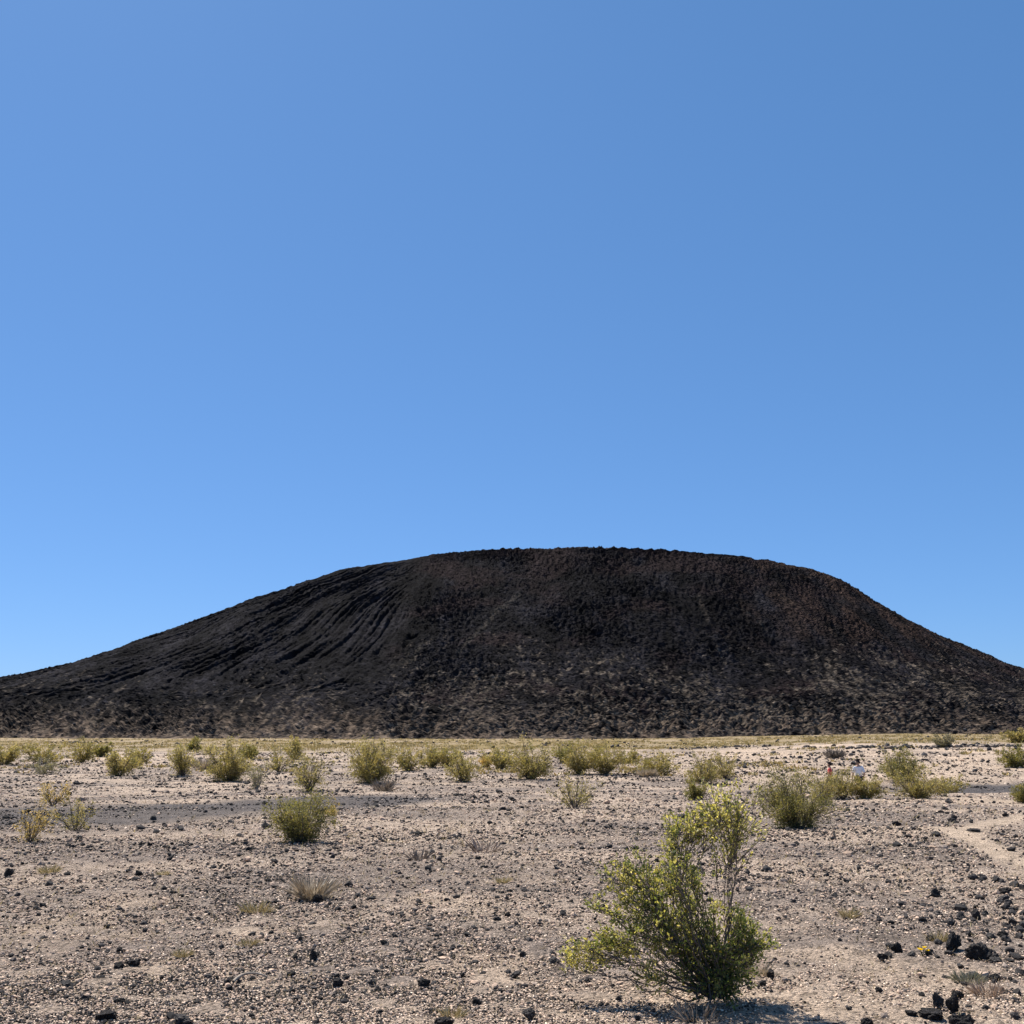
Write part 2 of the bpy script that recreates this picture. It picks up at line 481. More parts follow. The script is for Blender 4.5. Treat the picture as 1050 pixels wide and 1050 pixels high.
    low = 1 - sstep(0.0, 0.3, SS)
    wn = _h((P * 0 + np.arange(nc)[None]).astype(np.int64), (Q * 0 + np.arange(len(Qr))[:, None]).astype(np.int64), 99) / 4294967296.0 - 0.5
    rub = rub + 0.40 * wn * (0.6 + 0.4 * (1 - left))
    disp += rub * rough * (0.95 + 0.1 * low)
    disp += 0.9 * low * (fbm(P / 9, Q / 17, 3, 73)) * sstep(0.0, 0.04, SS)
    fade = sstep(-0.001, 0.02, SS)
    disp *= 0.25 + 0.75 * fade
    disp += (0.9 * noise(P / 16, Q * 0, 87) + 0.6 * noise(P / 5, Q / 20, 88)) * (1 - sstep(0.02, 0.14, SS))
    X = X + nx * disp; Y = Y + ny * disp; Z = Z + nz * disp
    # the slope's own colours: black cinder, rusty patches, tan dust and scree
    col = np.empty(X.shape + (3,))
    k = sstep(-0.6, 0.6, fbm(P / 7, Q / 7, 4, 75))[..., None]
    col[:] = np.array([0.0058, 0.0052, 0.0066]) * (1 - k) + np.array([0.0128, 0.0117, 0.0136]) * k
    def blend(c2, m):
        m = np.clip(m, 0, 1)[..., None]
        col[:] = col * (1 - m) + np.array(c2) * m
    tone = 0.62 + 0.85 * sstep(-0.7, 0.7, fbm(P / 15, Q / 30, 4, 57))
    tone = tone * (0.8 + 0.4 * sstep(-0.3, 0.3, noise(P / 6, Q / 60, 56)))
    col *= tone[..., None]
    rust = sstep(-0.1, 0.7, fbm(P / 24, Q / 18, 4, 76) + 0.7 * sstep(0.55, 0.95, SS) - 0.2) * (1 - left) * 0.8
    blend((0.0250, 0.0165, 0.0162), rust * 0.9)
    rr = sstep(60, 110, X) * sstep(0.25, 0.6, SS) * sstep(-0.3, 0.5, fbm(P / 10, Q / 30, 4, 77))
    blend((0.046, 0.029, 0.0225), rr * 0.75)
    dn = 0.8 * fbm(P / 2.6, Q / 4.2, 5, 78, 0.8) + 0.5 * fbm(P / 22, Q / 26, 3, 79) - 0.5 * rub + 0.9 * wn
    lowk = 1 - sstep(0.02, 0.52, SS + 0.06 * noise(P / 40, Q / 30, 80) - 0.05 * sstep(40, 130, X) + 0.16 * left)
    dust = sstep(0.70 - 1.0 * lowk, 1.05 - 0.85 * lowk, dn) * sstep(0.0, 0.12, lowk)
    blend((0.108, 0.086, 0.066), dust * 0.9)
    foot = 1 - sstep(0.0, 0.15, SS + 0.02 * noise(P / 9, Q / 5, 81))
    blend((0.150, 0.110, 0.080), foot * sstep(-0.25, 0.45, fbm(P / 2.2, Q / 4, 4, 82, 0.75) + 0.9 * wn) * 0.85)
    # thin paths of lighter scree
    def scree(pts, wd, c2, amt):
        pp = []
        for px, py in pts:
            dx, dy, dz = ray(px, py); u, v = dx / dy, dz / dy
            i = np.argmin((X / Y - u) ** 2 + ((Z - EYE) / Y - v) ** 2 + (s_[None] < 0.05) * 9.0 + (np.arange(len(Qr))[:, None] > 3 + nrow) * 9.0)
            pp.append((P.ravel()[i], Q.ravel()[i]))
        d = dist_poly(P, Q, pp) + 0.9 * noise(P / 2.5, Q / 2.5, 83)
        blend(c2, (1 - sstep(wd * 0.1, wd * 0.8, d)) * amt * 0.95)
    scree([(533, 608), (512, 624), (490, 648), (470, 668)], 1.6, (0.053, 0.045, 0.038), 0.8)
    scree([(716, 612), (722, 626), (728, 640)], 1.3, (0.056, 0.045, 0.036), 0.7)
    scree([(755, 620), (775, 634), (790, 652)], 1.2, (0.046, 0.041, 0.035), 0.55)
    scree([(800, 612), (830, 630), (860, 655)], 1.8, (0.059, 0.042, 0.032), 0.5)
    scree([(400, 684), (425, 674), (432, 660)], 1.4, (0.053, 0.045, 0.036), 0.6)
    scree([(775, 582), (805, 590), (820, 592)], 2.6, (0.062, 0.042, 0.031), 0.6)
    n = len(Zr)
    V = np.stack([X, Y, Z], -1).reshape(-1, 3)
    i = np.arange(n - 1)[:, None]; j = np.arange(nc)[None, :]; j2 = (j + 1) % nc
    F = np.stack([i * nc + j, i * nc + j2, (i + 1) * nc + j2, (i + 1) * nc + j], -1).reshape(-1, 4)
    o = obj('hill', mesh_np('hill', V, F, col.reshape(-1, 3), False), M_HILL)
    tag(o, kind='structure')
    return X[3:200], Y[3:200], Z[3:200]
HX, HY, HZ = build_hill()

# ------------------------------------------------------------------ stones as ground cover
def ico(sub):
    bm = bmesh.new()
    bmesh.ops.create_icosphere(bm, subdivisions=sub, radius=1)
    V = np.array([v.co[:] for v in bm.verts]); F = np.array([[v.index for v in f.verts] for f in bm.faces])
    bm.free()
    return V, F
ICO1, ICO2, ICO3, ICO4 = ico(1), ico(2), ico(3), ico(4)

def scatter_stones(pts, size, cols, flat, base=ICO1, sink=0.25, seed=1):
    r = np.random.default_rng(seed)
    V0, F0 = base
    n = len(pts); k = len(V0)
    V = V0[None] * (1 + r.uniform(-0.32, 0.32, (n, k, 1)))
    sc = size[:, None] * np.stack([r.uniform(0.75, 1.3, n), r.uniform(0.75, 1.3, n), flat * r.uniform(0.8, 1.2, n)], -1)
    a = r.uniform(0, 2 * math.pi, n); ca, sa = np.cos(a)[:, None], np.sin(a)[:, None]
    tl = r.uniform(-0.5, 0.5, n); ct, st = np.cos(tl)[:, None], np.sin(tl)[:, None]
    V = V * sc[:, None, :]
    x, y, z = V[..., 0], V[..., 1], V[..., 2]
    y, z = y * ct - z * st, y * st + z * ct
    x, y = x * ca - y * sa, x * sa + y * ca
    V = np.stack([x, y, z], -1) + pts[:, None, :]
    V[..., 2] += (size * flat * (1 - 2 * sink))[:, None]
    F = F0[None] + (np.arange(n) * k)[:, None, None]
    C = np.repeat(cols[:, None, :], k, 1)
    return V.reshape(-1, 3), F.reshape(-1, F0.shape[1]), C.reshape(-1, 3)

def build_gravel():
    r = np.random.default_rng(11)
    # floor covered with stones, coarser ones standing out farther away
    n = 330000
    dep = r.uniform(R(1.35), R(16.5), n) ** 1.0
    az = r.uniform(R(-36), R(36), n)
    d = 1.6 / np.tan(dep)
    for _ in range(12):
        d = 0.5 * d + 0.5 * (EYE - g(d * np.sin(az), d * np.cos(az))) / np.tan(dep)
    x, y = d * np.sin(az), d * np.cos(az)
    t, c, s, gr = zones(x, y)
    patch = fbm(x / 4.5, y / 3.0, 3, 51)
    keep = r.random(n) < np.clip(0.70 + 0.70 * patch - 1.3 * t - 0.5 * c - 0.45 * s - gr, 0.05, 1)
    x, y, d, c, s, patch = (a[keep] for a in (x, y, d, c, s, patch)); n = len(x)
    pxs = 0.42 + r.gamma(1.5, 0.27, n)
    big = r.random(n) < 0.03
    pxs = np.where(big, pxs * 2.0, pxs)
    size = np.clip(pxs * d / FPX, 0.006, 0.20) * np.where(d > 45, 0.85, 1)
    pal = np.array([[0.34, 0.25, 0.188], [0.27, 0.203, 0.158], [0.18, 0.145, 0.122], [0.46, 0.355, 0.27], [0.034, 0.031, 0.031], [0.085, 0.072, 0.066], [0.60, 0.49, 0.385]])
    w = r.random(n)
    edges = np.cumsum([0.24, 0.16, 0.12, 0.19, 0.12, 0.08, 0.09])
    idx = np.minimum(np.searchsorted(edges, w), 6)
    dark = (big & (r.random(n) < 0.6)) | (r.random(n) < np.clip(0.19 + 0.28 * patch, 0.06, 0.5)) | (r.random(n) < c * 0.7) | ((d > 50) & (r.random(n) < 0.35))
    idx = np.where(dark, 4, idx)
    cols = pal[idx] * r.uniform(0.75, 1.25, (n, 1))
    cols *= np.array([1.17, 1.15, 1.13]) * (1.0 + 0.16 * (1 - sstep(8, 13, d)))[:, None]
    size = np.where((idx == 3) | (idx == 6), np.minimum(size, 2.0 * d / FPX * 0.5), size)
    cols[idx == 4] *= r.uniform(0.25, 1.0, ((idx == 4).sum(), 1))
    pts = np.stack([x, y, g(x, y) + 0.004], -1)
    V, F, C = scatter_stones(pts, size, cols, np.full(n, 0.7), ICO1, 0.34, 12)
    o = obj('gravel', mesh_np('gravel', V, F, C, False), M_GRAVEL)
    tag(o, 'pinkish tan gravel with dark cinder bits covering the desert floor', 'gravel', kind='stuff')
build_gravel()

def build_rubble():
    r = np.random.default_rng(17)
    P = []; S = []
    # low ledge of lava rubble crossing the flat at the right, looser heaps on the bank and along the flat's edge
    def line(pts, n, spread, s0, s1):
        w = np.array([at(*p)[:2] for p in pts]); seg = np.linspace(0, len(w) - 1, 400)
        for _ in range(n):
            t = r.uniform(0, len(w) - 1.001); i = int(t)
            p = w[i] + (w[i + 1] - w[i]) * (t - i)
            p = p + r.normal(0, spread, 2) * np.array([1, 1.6])
            if noise(p[0] / 6, p[1] / 6, 91) < -0.12: continue
            P.append((p[0], p[1], float(g(*p)))); S.append(r.uniform(s0, s1) * r.choice([0.6, 0.8, 1.0]))
    line([(700, 768), (740, 766), (800, 765)], 150, 1.8, 0.08, 0.26)
    line([(800, 767), (880, 768), (950, 768)], 230, 2.2, 0.08, 0.28)
    line([(950, 767.5), (1000, 766.5), (1060, 765)], 360, 1.8, 0.08, 0.32)
    line([(820, 778), (890, 777), (1000, 777)], 260, 5.0, 0.06, 0.22)
    line([(740, 786), (790, 785), (850, 784)], 260, 3.5, 0.05, 0.18)
    line([(600, 767), (640, 766)], 70, 1.6, 0.1, 0.3)
    line([(330, 772), (350, 773)], 40, 1.5, 0.08, 0.26)
    line([(470, 773), (500, 773)], 40, 2.0, 0.08, 0.26)
    line([(60, 761), (110, 762)], 60, 2.5, 0.1, 0.35)
    line([(0, 786), (100, 784), (300, 783)], 140, 4.5, 0.06, 0.2)
    for _ in range(700):
        a_ = r.uniform(R(-33), R(33)); d_ = r.uniform(150, 268) / math.cos(a_) ** 0.3
        q_ = (d_ * math.sin(a_), d_ * math.cos(a_))
        if noise(q_[0] / 14, q_[1] / 14, 96) < 0.0: continue
        P.append((*q_, float(g(*q_)))); S.append(r.uniform(0.08, 0.3))
    # blocks that have rolled down to the foot of the cone
    rows, cols_ = HX.shape
    for _ in range(900):
        i = int(abs(r.normal(0, 0.33)) * rows) ; j = r.integers(0, cols_)
        if i >= rows or HY[i, j] > 430: continue
        P.append((HX[i, j], HY[i, j], HZ[i, j])); S.append(r.uniform(0.12, 0.36) * r.choice([0.7, 1.0, 1.5]))
    P = np.array(P); S = np.array(S)
    c = np.array([[0.022, 0.021, 0.022]]) * r.uniform(0.6, 2.2, (len(P), 1))
    pale = (r.random(len(P)) < 0.3) & (P[:, 1] < 140)
    c[pale] = np.array([0.30, 0.24, 0.19]) * r.uniform(0.5, 1.2, (pale.sum(), 1))
    V, F, C = scatter_stones(P, S, c, np.full(len(P), 0.75), ICO1, 0.3, 18)
    o = obj('lava_rubble', mesh_np('lava_rubble', V, F, C, False), M_GRAVEL)
    tag(o, 'black lava rubble along the low ledge and the foot of the cinder cone', 'rubble', kind='stuff')
build_rubble()

# ------------------------------------------------------------------ plants
def tubes(polys, rad0, rad1, sides=5):
    """tapered tubes along polylines (list of (k,3) arrays)"""
    Vs, Fs, off = [], [], 0
    for pl, a, b in zip(polys, rad0, rad1):
        k = len(pl)
        T = np.gradient(pl, axis=0); T /= np.linalg.norm(T, axis=1)[:, None] + 1e-9
        ref = np.array([0.31, 0.87, 0.38]) if abs(T[0, 1]) < 0.8 else np.array([0.9, 0.1, 0.42])
        A = np.cross(T, ref); A /= np.linalg.norm(A, axis=1)[:, None] + 1e-9
        Bn = np.cross(T, A)
        rr = np.linspace(a, b, k)[:, None, None]
        an = np.arange(sides) * 2 * math.pi / sides
        ring = pl[:, None] + rr * (A[:, None] * np.cos(an)[None, :, None] + Bn[:, None] * np.sin(an)[None, :, None])
        Vs.append(ring.reshape(-1, 3))
        i = np.arange(k - 1)[:, None]; j = np.arange(sides)[None]; j2 = (j + 1) % sides
        Fs.append((np.stack([i * sides + j, i * sides + j2, (i + 1) * sides + j2, (i + 1) * sides + j], -1) + off).reshape(-1, 4))
        off += k * sides
    return np.vstack(Vs), np.vstack(Fs)

def leaves(pos, dirs, length, width, r):
    n = len(pos)
    d = dirs + r.normal(0, 0.55, (n, 3)); d /= np.linalg.norm(d, axis=1)[:, None] + 1e-9
    s = np.cross(d, r.normal(0, 1, (n, 3))); s /= np.linalg.norm(s, axis=1)[:, None] + 1e-9
    L = length[:, None]; W = width[:, None]
    nrm = np.cross(d, s)
    V = np.stack([pos, pos + d * L * 0.5 + s * W * 0.5 + nrm * W * 0.12, pos + d * L, pos + d * L * 0.5 - s * W * 0.5 + nrm * W * 0.12], 1).reshape(-1, 3)
    F = np.arange(n * 4).reshape(n, 4)
    return V, F

def stem_curve(a, b, r, k=8, bow=0.12, up=0.25):
    t = np.linspace(0, 1, k)[:, None]
    L = np.linalg.norm(b - a)
    ctrl = a + (b - a) * 0.45 + np.array([0, 0, up * L]) * 0.35 + r.normal(0, bow * L * 0.4, 3)
    p = (1 - t) ** 2 * a + 2 * t * (1 - t) * ctrl + t * t * b
    p[1:-1] += r.normal(0, 0.016 * L, (k - 2, 3))
    return p

PAL = {
    'olive': [[0.165, 0.152, 0.058], [0.232, 0.198, 0.072], [0.3, 0.252, 0.102], [0.368, 0.286, 0.123], [0.5, 0.407, 0.244]],
    'dark': [[0.115, 0.121, 0.043], [0.163, 0.153, 0.055], [0.21, 0.189, 0.069], [0.288, 0.237, 0.088], [0.382, 0.305, 0.146]],
    'yellow': [[0.213, 0.17, 0.058], [0.3, 0.231, 0.086], [0.408, 0.294, 0.115], [0.514, 0.363, 0.153], [0.639, 0.463, 0.247]],
    'grey':   [[0.13, 0.12, 0.075], [0.17, 0.155, 0.105], [0.21, 0.19, 0.135], [0.24, 0.21, 0.16], [0.29, 0.26, 0.20]],
}

def creosote(px, base, top, width, pal, dens, label, seed, lean=0.0):
    r = np.random.default_rng(seed)
    p = at(px, base)
    H = (base - top) / FPX * p[1] * 1.0
    W = width / FPX * p[1] * 1.42
    H *= 1.2
    root = empty('creosote_bush', tuple(p - np.array([0, 0, 0.03])), 0)
    tag(root, label, 'bush', 'creosote bushes on the desert flat')
    big = min(max((base - top) * width / 1000.0, 0.8), 3.0) * (0.35 + 0.65 * dens)
    nst = int((16 + 18 * dens) * (0.7 + 0.3 * big))
    st, tw = [], []
    for i in range(nst):
        th = r.uniform(0, 2 * math.pi); rho = math.sqrt(r.uniform(0.03, 1)) * r.choice([0.75, 0.92, 1.0])
        hz = (1.0 - 0.40 * rho ** 2.5) * r.uniform(0.36, 1.02)
        tip = np.array([math.cos(th) * rho * W * 0.50 + lean * H, math.sin(th) * rho * W * 0.45, H * hz * 0.93])
        a = np.array([math.cos(th), math.sin(th), 0]) * 0.05 * W * r.random() + np.array([0, 0, 0.0])
        c = stem_curve(a, tip, r, 8, 0.12, 0.15)
        st.append(c)
        for q in range(int((4 + 5 * dens) * (0.7 + 0.3 * big))):
            t = r.uniform(0.12, 0.98); f = t * 7; k = min(int(f), 6); o = c[k] + (c[k + 1] - c[k]) * (f - k)
            dr = (c[k + 1] - c[k]); dr /= np.linalg.norm(dr) + 1e-9
            dr = dr * 0.5 + np.array([math.cos(th) * 0.45, math.sin(th) * 0.45, 0.35]) + r.normal(0, 0.65, 3)
            dr /= np.linalg.norm(dr)
            ln = H * r.uniform(0.12, 0.30)
            e = o + dr * ln; e[2] = max(e[2], 0.04)
            tw.append(np.stack([o, (o + e) / 2 + r.normal(0, 0.02 * H, 3), e]))
    pr = max(0.006, 0.011 * H)
    V1, F1 = tubes(st, [pr] * len(st), [pr * 0.35] * len(st), 5)
    V2, F2 = tubes(tw, [pr * 0.4] * len(tw), [pr * 0.2] * len(tw), 3)
    obj('branches', mesh_np('branches', np.vstack([V1, V2]), np.vstack([F1, F2 + len(V1)]), None, True), M_BARK if pal != 'grey' else M_DEAD, root)
    nl = int(len(tw) * (18 + 14 * dens) * (0.85 + 0.15 * big))
    ti = r.integers(0, len(tw), nl); tt = np.sqrt(r.uniform(0.03, 1, nl))
    TW = np.array(tw); a_, b_, c_ = TW[ti, 0], TW[ti, 1], TW[ti, 2]
    pos = np.where((tt < 0.5)[:, None], a_ + (b_ - a_) * (tt * 2)[:, None], b_ + (c_ - b_) * (tt * 2 - 1)[:, None])
    pos = pos + r.normal(0, 0.04 * H, (nl, 3)); pos[:, 2] = np.maximum(pos[:, 2], 0.03)
    dirs = (c_ - a_) / (np.linalg.norm(c_ - a_, axis=1)[:, None] + 1e-9)
    lf = max(0.024, 0.00125 * p[1])
    L = lf * r.uniform(0.8, 1.5, nl)
    V, F = leaves(pos, dirs, L, L * r.uniform(0.35, 0.6, nl), r)
    pl = np.array(PAL[pal])
    tint = r.uniform(0, 1, len(tw))
    ci = np.clip((tint[ti] * 2.6 + r.uniform(0, 1.9, nl) + 0.3 * pos[:, 2] / H).astype(int), 0, 4)
    cols = pl[ci] * r.uniform(0.8, 1.2, (nl, 1))
    obj('foliage', mesh_np('foliage', V, F, np.repeat(cols, 4, 0)), M_LEAF_FAR, root)
    return root

BUSHES = [
 (4, 784, 764, 30, 'olive', .7, 'olive bush half cut off by the picture edge at the far left'),
 (44, 784, 765, 50, 'olive', .7, 'broad low olive bush behind the grey twiggy shrub at the left'),
 (43, 794, 775, 30, 'grey', .35, 'grey twiggy bush in front of the broad olive bush at far left'),
 (84, 782, 759, 20, 'olive', .55, 'narrow upright greyish bush standing taller than its neighbours at the left'),
 (103, 776, 763, 16, 'dark', .6, 'small dark green bush between the narrow upright bush and the round one'),
 (121, 796, 771, 36, 'olive', .8, 'rounded olive bush in front of a smaller one, left of the wide gap'),
 (142, 785, 768, 17, 'olive', .6, 'small olive bush tucked behind the right side of the rounded left bush'),
 (54, 826, 798, 24, 'yellow', .22, 'thin see-through yellowish bush just beyond the dark cinder wash'),
 (77, 852, 819, 38, 'olive', .3, 'sparse green bush with open stems at the edge of the cinder wash'),
 (30, 864, 826, 30, 'yellow', .18, 'wispy orange-yellow bush with a bare base, nearest at the far left'),
 (187, 795, 767, 30, 'olive', .65, 'vase-shaped olive bush with a thin bare foot on pale sand'),
 (199, 770, 758, 12, 'dark', .5, 'tiny bush poking up behind the vase-shaped one against the lava slope'),
 (233, 801, 766, 36, 'olive', 1., 'big dense square olive bush beside the dry grey twigs'),
 (255, 778, 764, 15, 'dark', .6, 'small bush behind the right shoulder of the big square bush'),
 (263, 809, 780, 24, 'grey', .2, 'almost leafless grey shrub leaning at the right of the big square bush'),
 (286, 792, 767, 26, 'olive', .35, 'loose open olive bush between the leafless shrub and the taller one'),
 (302, 779, 759, 20, 'olive', .6, 'upright olive bush at the back of the loose cluster of three'),
 (317, 811, 775, 30, 'olive', .5, 'tall open olive bush standing in front of the cluster, with grey base'),
 (307, 864, 818, 47, 'dark', .85, 'compact dark green dome bush alone on gravel near the cinder wash'),
 (338, 837, 820, 16, 'yellow', .2, 'small thin bush right behind the compact dark dome bush'),
 (380, 803, 764, 44, 'olive', 1., 'tall dense green bush, the largest left of the centre line'),
 (419, 791, 770, 22, 'olive', .6, 'small round bush just right of the tall dense green one'),
 (441, 787, 766, 24, 'olive', .7, 'mid-sized bush with a bare grey foot between two bigger clumps'),
 (461, 786, 769, 20, 'olive', .6, 'bush at the back left of the leaning clump near the centre'),
 (475, 802, 773, 32, 'olive', .7, 'leaning olive clump ending in a ragged right side near the centre'),
 (497, 787, 775, 14, 'yellow', .4, 'little yellowish bush in the gap beside pale sand and black rocks'),
 (514, 788, 767, 28, 'olive', .75, 'left end bush of the long row at the centre'),
 (544, 799, 765, 36, 'olive', .85, 'large bush in the long centre row with stems showing at its foot'),
 (578, 783, 764, 16, 'dark', .6, 'dark narrow bush behind the pale sand gap in the centre row'),
 (589, 829, 792, 46, 'olive', .3, 'sparse bush with forked bare stem standing alone in front of the row'),
 (593, 794, 765, 26, 'olive', .85, 'dense bush directly behind the sparse forked one'),
 (621, 794, 767, 32, 'olive', .8, 'bush at the right end of the dense row, grey foot showing'),
 (646, 783, 771, 20, 'olive', .5, 'low olive bush in yellow grass between the row and the round bush'),
 (676, 795, 772, 32, 'olive', .75, 'round olive bush beside the pale dead cushion plant'),
 (721, 804, 776, 32, 'olive', .65, 'hazy olive bush seen above the top spray of the big near bush'),
 (743, 799, 775, 26, 'olive', .5, 'olive bush directly right of the one above the near bush spray'),
 (713, 820, 801, 24, 'dark', .6, 'small green bush peeking out left of the near bush top spray'),
 (816, 849, 798, 56, 'dark', .85, 'big wide dark bush between the near bush and the walkers'),
 (844, 826, 798, 22, 'olive', .6, 'bush squeezed behind the right side of the big wide dark bush'),
 (865, 819, 791, 30, 'olive', .85, 'olive bush in front of the walker in red'),
 (888, 819, 799, 30, 'olive', .85, 'olive bush hiding the legs of the walker in white'),
 (922, 801, 771, 34, 'dark', .95, 'dark domed bush right of the walkers against pale sand'),
 (939, 819, 791, 44, 'olive', .8, 'wide green bush in front of the dark domed one'),
 (974, 814, 795, 30, 'olive', .4, 'low thin bush trailing off right of the wide green one'),
 (1040, 787, 768, 30, 'dark', .9, 'round dark bush on the pale sand bank at the right edge'),
 (1050, 823, 804, 18, 'dark', .8, 'green bush cut by the right edge beside the grey cinder patch'),
 (968, 767, 753, 14, 'grey', .5, 'greyish bush on the grass line above the black rock ledge'),
 (1045, 762, 748, 22, 'olive', .8, 'small green bush far off against the lava slope at right'),
]
for i, bsh in enumerate(BUSHES):
    creosote(*bsh, seed=1000 + i)

# ---- the near creosote bush, built branch by branch
def near_bush():
    r = np.random.default_rng(5)
    p = at(728, 1030)
    root = empty('creosote_bush', tuple(p - np.array([0, 0, 0.03])), 0)
    tag(root, 'large bright green creosote bush close by with one tall bare-stemmed spray', 'bush', 'creosote bushes on the desert flat')
    d = p[1]
    def loc(zx, zy, dep=0.0):      # enlarged-view coordinates to metres round the foot
        px, py = 560 + zx / 4.04, 790 + zy / 4.04
        dx, dy, dz = ray(px, py); t = (d + dep) / dy
        return np.array([dx * t, d + dep, EYE + dz * t]) - p
    # clump: centre, half size across, half size up, depth centre, depth spread, stems, twigs, leaves, palette shift
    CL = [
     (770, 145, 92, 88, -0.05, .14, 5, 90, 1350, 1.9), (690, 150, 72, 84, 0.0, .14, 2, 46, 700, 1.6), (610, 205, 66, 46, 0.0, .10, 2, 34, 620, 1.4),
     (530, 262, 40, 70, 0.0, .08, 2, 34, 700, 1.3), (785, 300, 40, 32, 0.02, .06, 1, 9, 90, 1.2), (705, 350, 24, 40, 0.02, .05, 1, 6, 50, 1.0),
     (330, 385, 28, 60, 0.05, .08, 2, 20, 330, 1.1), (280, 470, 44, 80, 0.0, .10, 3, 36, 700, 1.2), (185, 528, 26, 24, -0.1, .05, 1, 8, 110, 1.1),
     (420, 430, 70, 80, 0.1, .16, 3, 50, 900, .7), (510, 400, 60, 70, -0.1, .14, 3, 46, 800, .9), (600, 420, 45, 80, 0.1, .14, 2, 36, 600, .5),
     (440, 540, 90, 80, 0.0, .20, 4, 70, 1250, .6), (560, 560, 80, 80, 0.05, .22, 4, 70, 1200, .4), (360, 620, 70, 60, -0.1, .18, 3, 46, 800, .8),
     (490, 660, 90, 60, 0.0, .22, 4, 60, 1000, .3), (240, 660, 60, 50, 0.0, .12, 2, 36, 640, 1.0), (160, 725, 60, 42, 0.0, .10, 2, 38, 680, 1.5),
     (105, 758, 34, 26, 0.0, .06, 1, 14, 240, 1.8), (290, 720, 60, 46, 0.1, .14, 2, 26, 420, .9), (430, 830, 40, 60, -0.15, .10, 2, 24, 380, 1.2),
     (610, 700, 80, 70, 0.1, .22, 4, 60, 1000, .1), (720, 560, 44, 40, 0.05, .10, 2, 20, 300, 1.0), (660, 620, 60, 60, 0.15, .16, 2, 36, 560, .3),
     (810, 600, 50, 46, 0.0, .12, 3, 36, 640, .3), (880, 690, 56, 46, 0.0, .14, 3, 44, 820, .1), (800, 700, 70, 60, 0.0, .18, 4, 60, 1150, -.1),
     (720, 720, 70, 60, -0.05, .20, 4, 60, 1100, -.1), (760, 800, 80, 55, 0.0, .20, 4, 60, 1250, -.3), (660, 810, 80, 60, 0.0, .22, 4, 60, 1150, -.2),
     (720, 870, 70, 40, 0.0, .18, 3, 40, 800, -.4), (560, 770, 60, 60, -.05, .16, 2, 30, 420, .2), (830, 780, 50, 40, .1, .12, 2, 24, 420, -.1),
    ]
    stems, s0, s1, twigs, leafp, leafd, leafc = [], [], [], [], [], [], []
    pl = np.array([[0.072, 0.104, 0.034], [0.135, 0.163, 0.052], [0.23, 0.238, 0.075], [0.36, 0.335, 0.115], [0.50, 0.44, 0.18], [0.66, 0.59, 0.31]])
    base0 = loc(700, 915)
    for (zx, zy, hw, hh, dc, ds, nst, ntw, nl, sh) in CL:
        nl = int(nl * (.84 if zy > 330 else .9))
        sx, sz = hw / 4.04 / FPX * d, hh / 4.04 / FPX * d
        cen = loc(zx, zy, dc)
        hubs = []
        for q in range(nst):
            tip = cen + np.array([r.uniform(-.7, .7) * sx, r.uniform(-.8, .8) * ds, r.uniform(-.2, .75) * sz])
            a = base0 + np.array([r.normal(0, .05), r.normal(0, .05), 0.0])
            if zx > 690 and zy < 400:       # the tall spray rises from a straight bare stem
                knee = loc(752 + r.normal(0, 7), 640, 0.0)
                c = np.vstack([stem_curve(a, knee, r, 6, .04, .1), stem_curve(knee, tip, r, 7, .05, .1)[1:]])
            elif zy < 330:
                knee = loc(560 + r.normal(0, 14), 470, 0.0)
                c = np.vstack([stem_curve(a, knee, r, 6, .06, .15), stem_curve(knee, tip, r, 7, .05, .1)[1:]])
            else:
                c = stem_curve(a, tip, r, 11, .14, .12 if zy < 640 else .02)
            stems.append(c); s0.append(r.uniform(.0035, .0065)); s1.append(.0012)
            hubs.append(c)
        tws = []
        for q in range(ntw):
            e = cen + np.clip(r.normal(0, .66, 3), -1.35, 1.35) * np.array([sx, ds, sz * 1.1])
            c = hubs[r.integers(len(hubs))]
            k = np.argmin(np.linalg.norm(c - e, axis=1) + r.uniform(0, .10, len(c)))
            k = max(k - r.integers(0, 3), len(c) // 3)
            o = c[k]
            v = e - o; L = np.linalg.norm(v)
            if L > .30: o = e - v / L * .30
            e[2] = max(e[2], .06)
            tws.append(np.stack([o, o + (e - o) * .5 + r.normal(0, .012, 3) + np.array([0, 0, -.01]), e]))
        TW = np.array(tws); twigs += tws
        # leaves sit in tight pairs toward the twig ends
        ti = r.integers(0, len(TW), nl); tt = r.beta(2.2, 1.0, nl)
        a_, b_, c_ = TW[ti, 0], TW[ti, 1], TW[ti, 2]
        pos = np.where((tt < .5)[:, None], a_ + (b_ - a_) * (tt * 2)[:, None], b_ + (c_ - b_) * (tt * 2 - 1)[:, None])
        pos = pos + r.normal(0, .011, (nl, 3)); pos[:, 2] = np.maximum(pos[:, 2], .05)
        dr = (c_ - a_); dr /= np.linalg.norm(dr, axis=1)[:, None] + 1e-9
        leafp.append(pos); leafd.append(dr * .9 + np.array([0, 0, .2]))
        tint = r.normal(0, .8, len(TW))
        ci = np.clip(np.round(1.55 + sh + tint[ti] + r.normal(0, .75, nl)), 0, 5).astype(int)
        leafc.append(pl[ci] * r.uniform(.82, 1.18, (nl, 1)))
    # bare low branches
    for (ax, ay, bx, by, dp) in ((690, 905, 235, 828, -.1), (400, 838, 340, 800, -.1), (690, 900, 205, 552, -.05), (700, 900, 480, 850, -.25), (700, 905, 520, 880, -.3),
                                 (720, 900, 860, 860, -.1), (700, 900, 600, 640, -.2), (700, 900, 660, 560, .1), (700, 900, 560, 640, -.25), (700, 900, 690, 640, -.2), (705, 900, 760, 690, -.25), (700, 900, 620, 760, -.3)):
        c = stem_curve(loc(ax, ay, 0), loc(bx, by, dp), r, 11, .1, .05)
        stems.append(c); s0.append(.008); s1.append(.0022)
    V1, F1 = tubes(stems, s0, s1, 6)
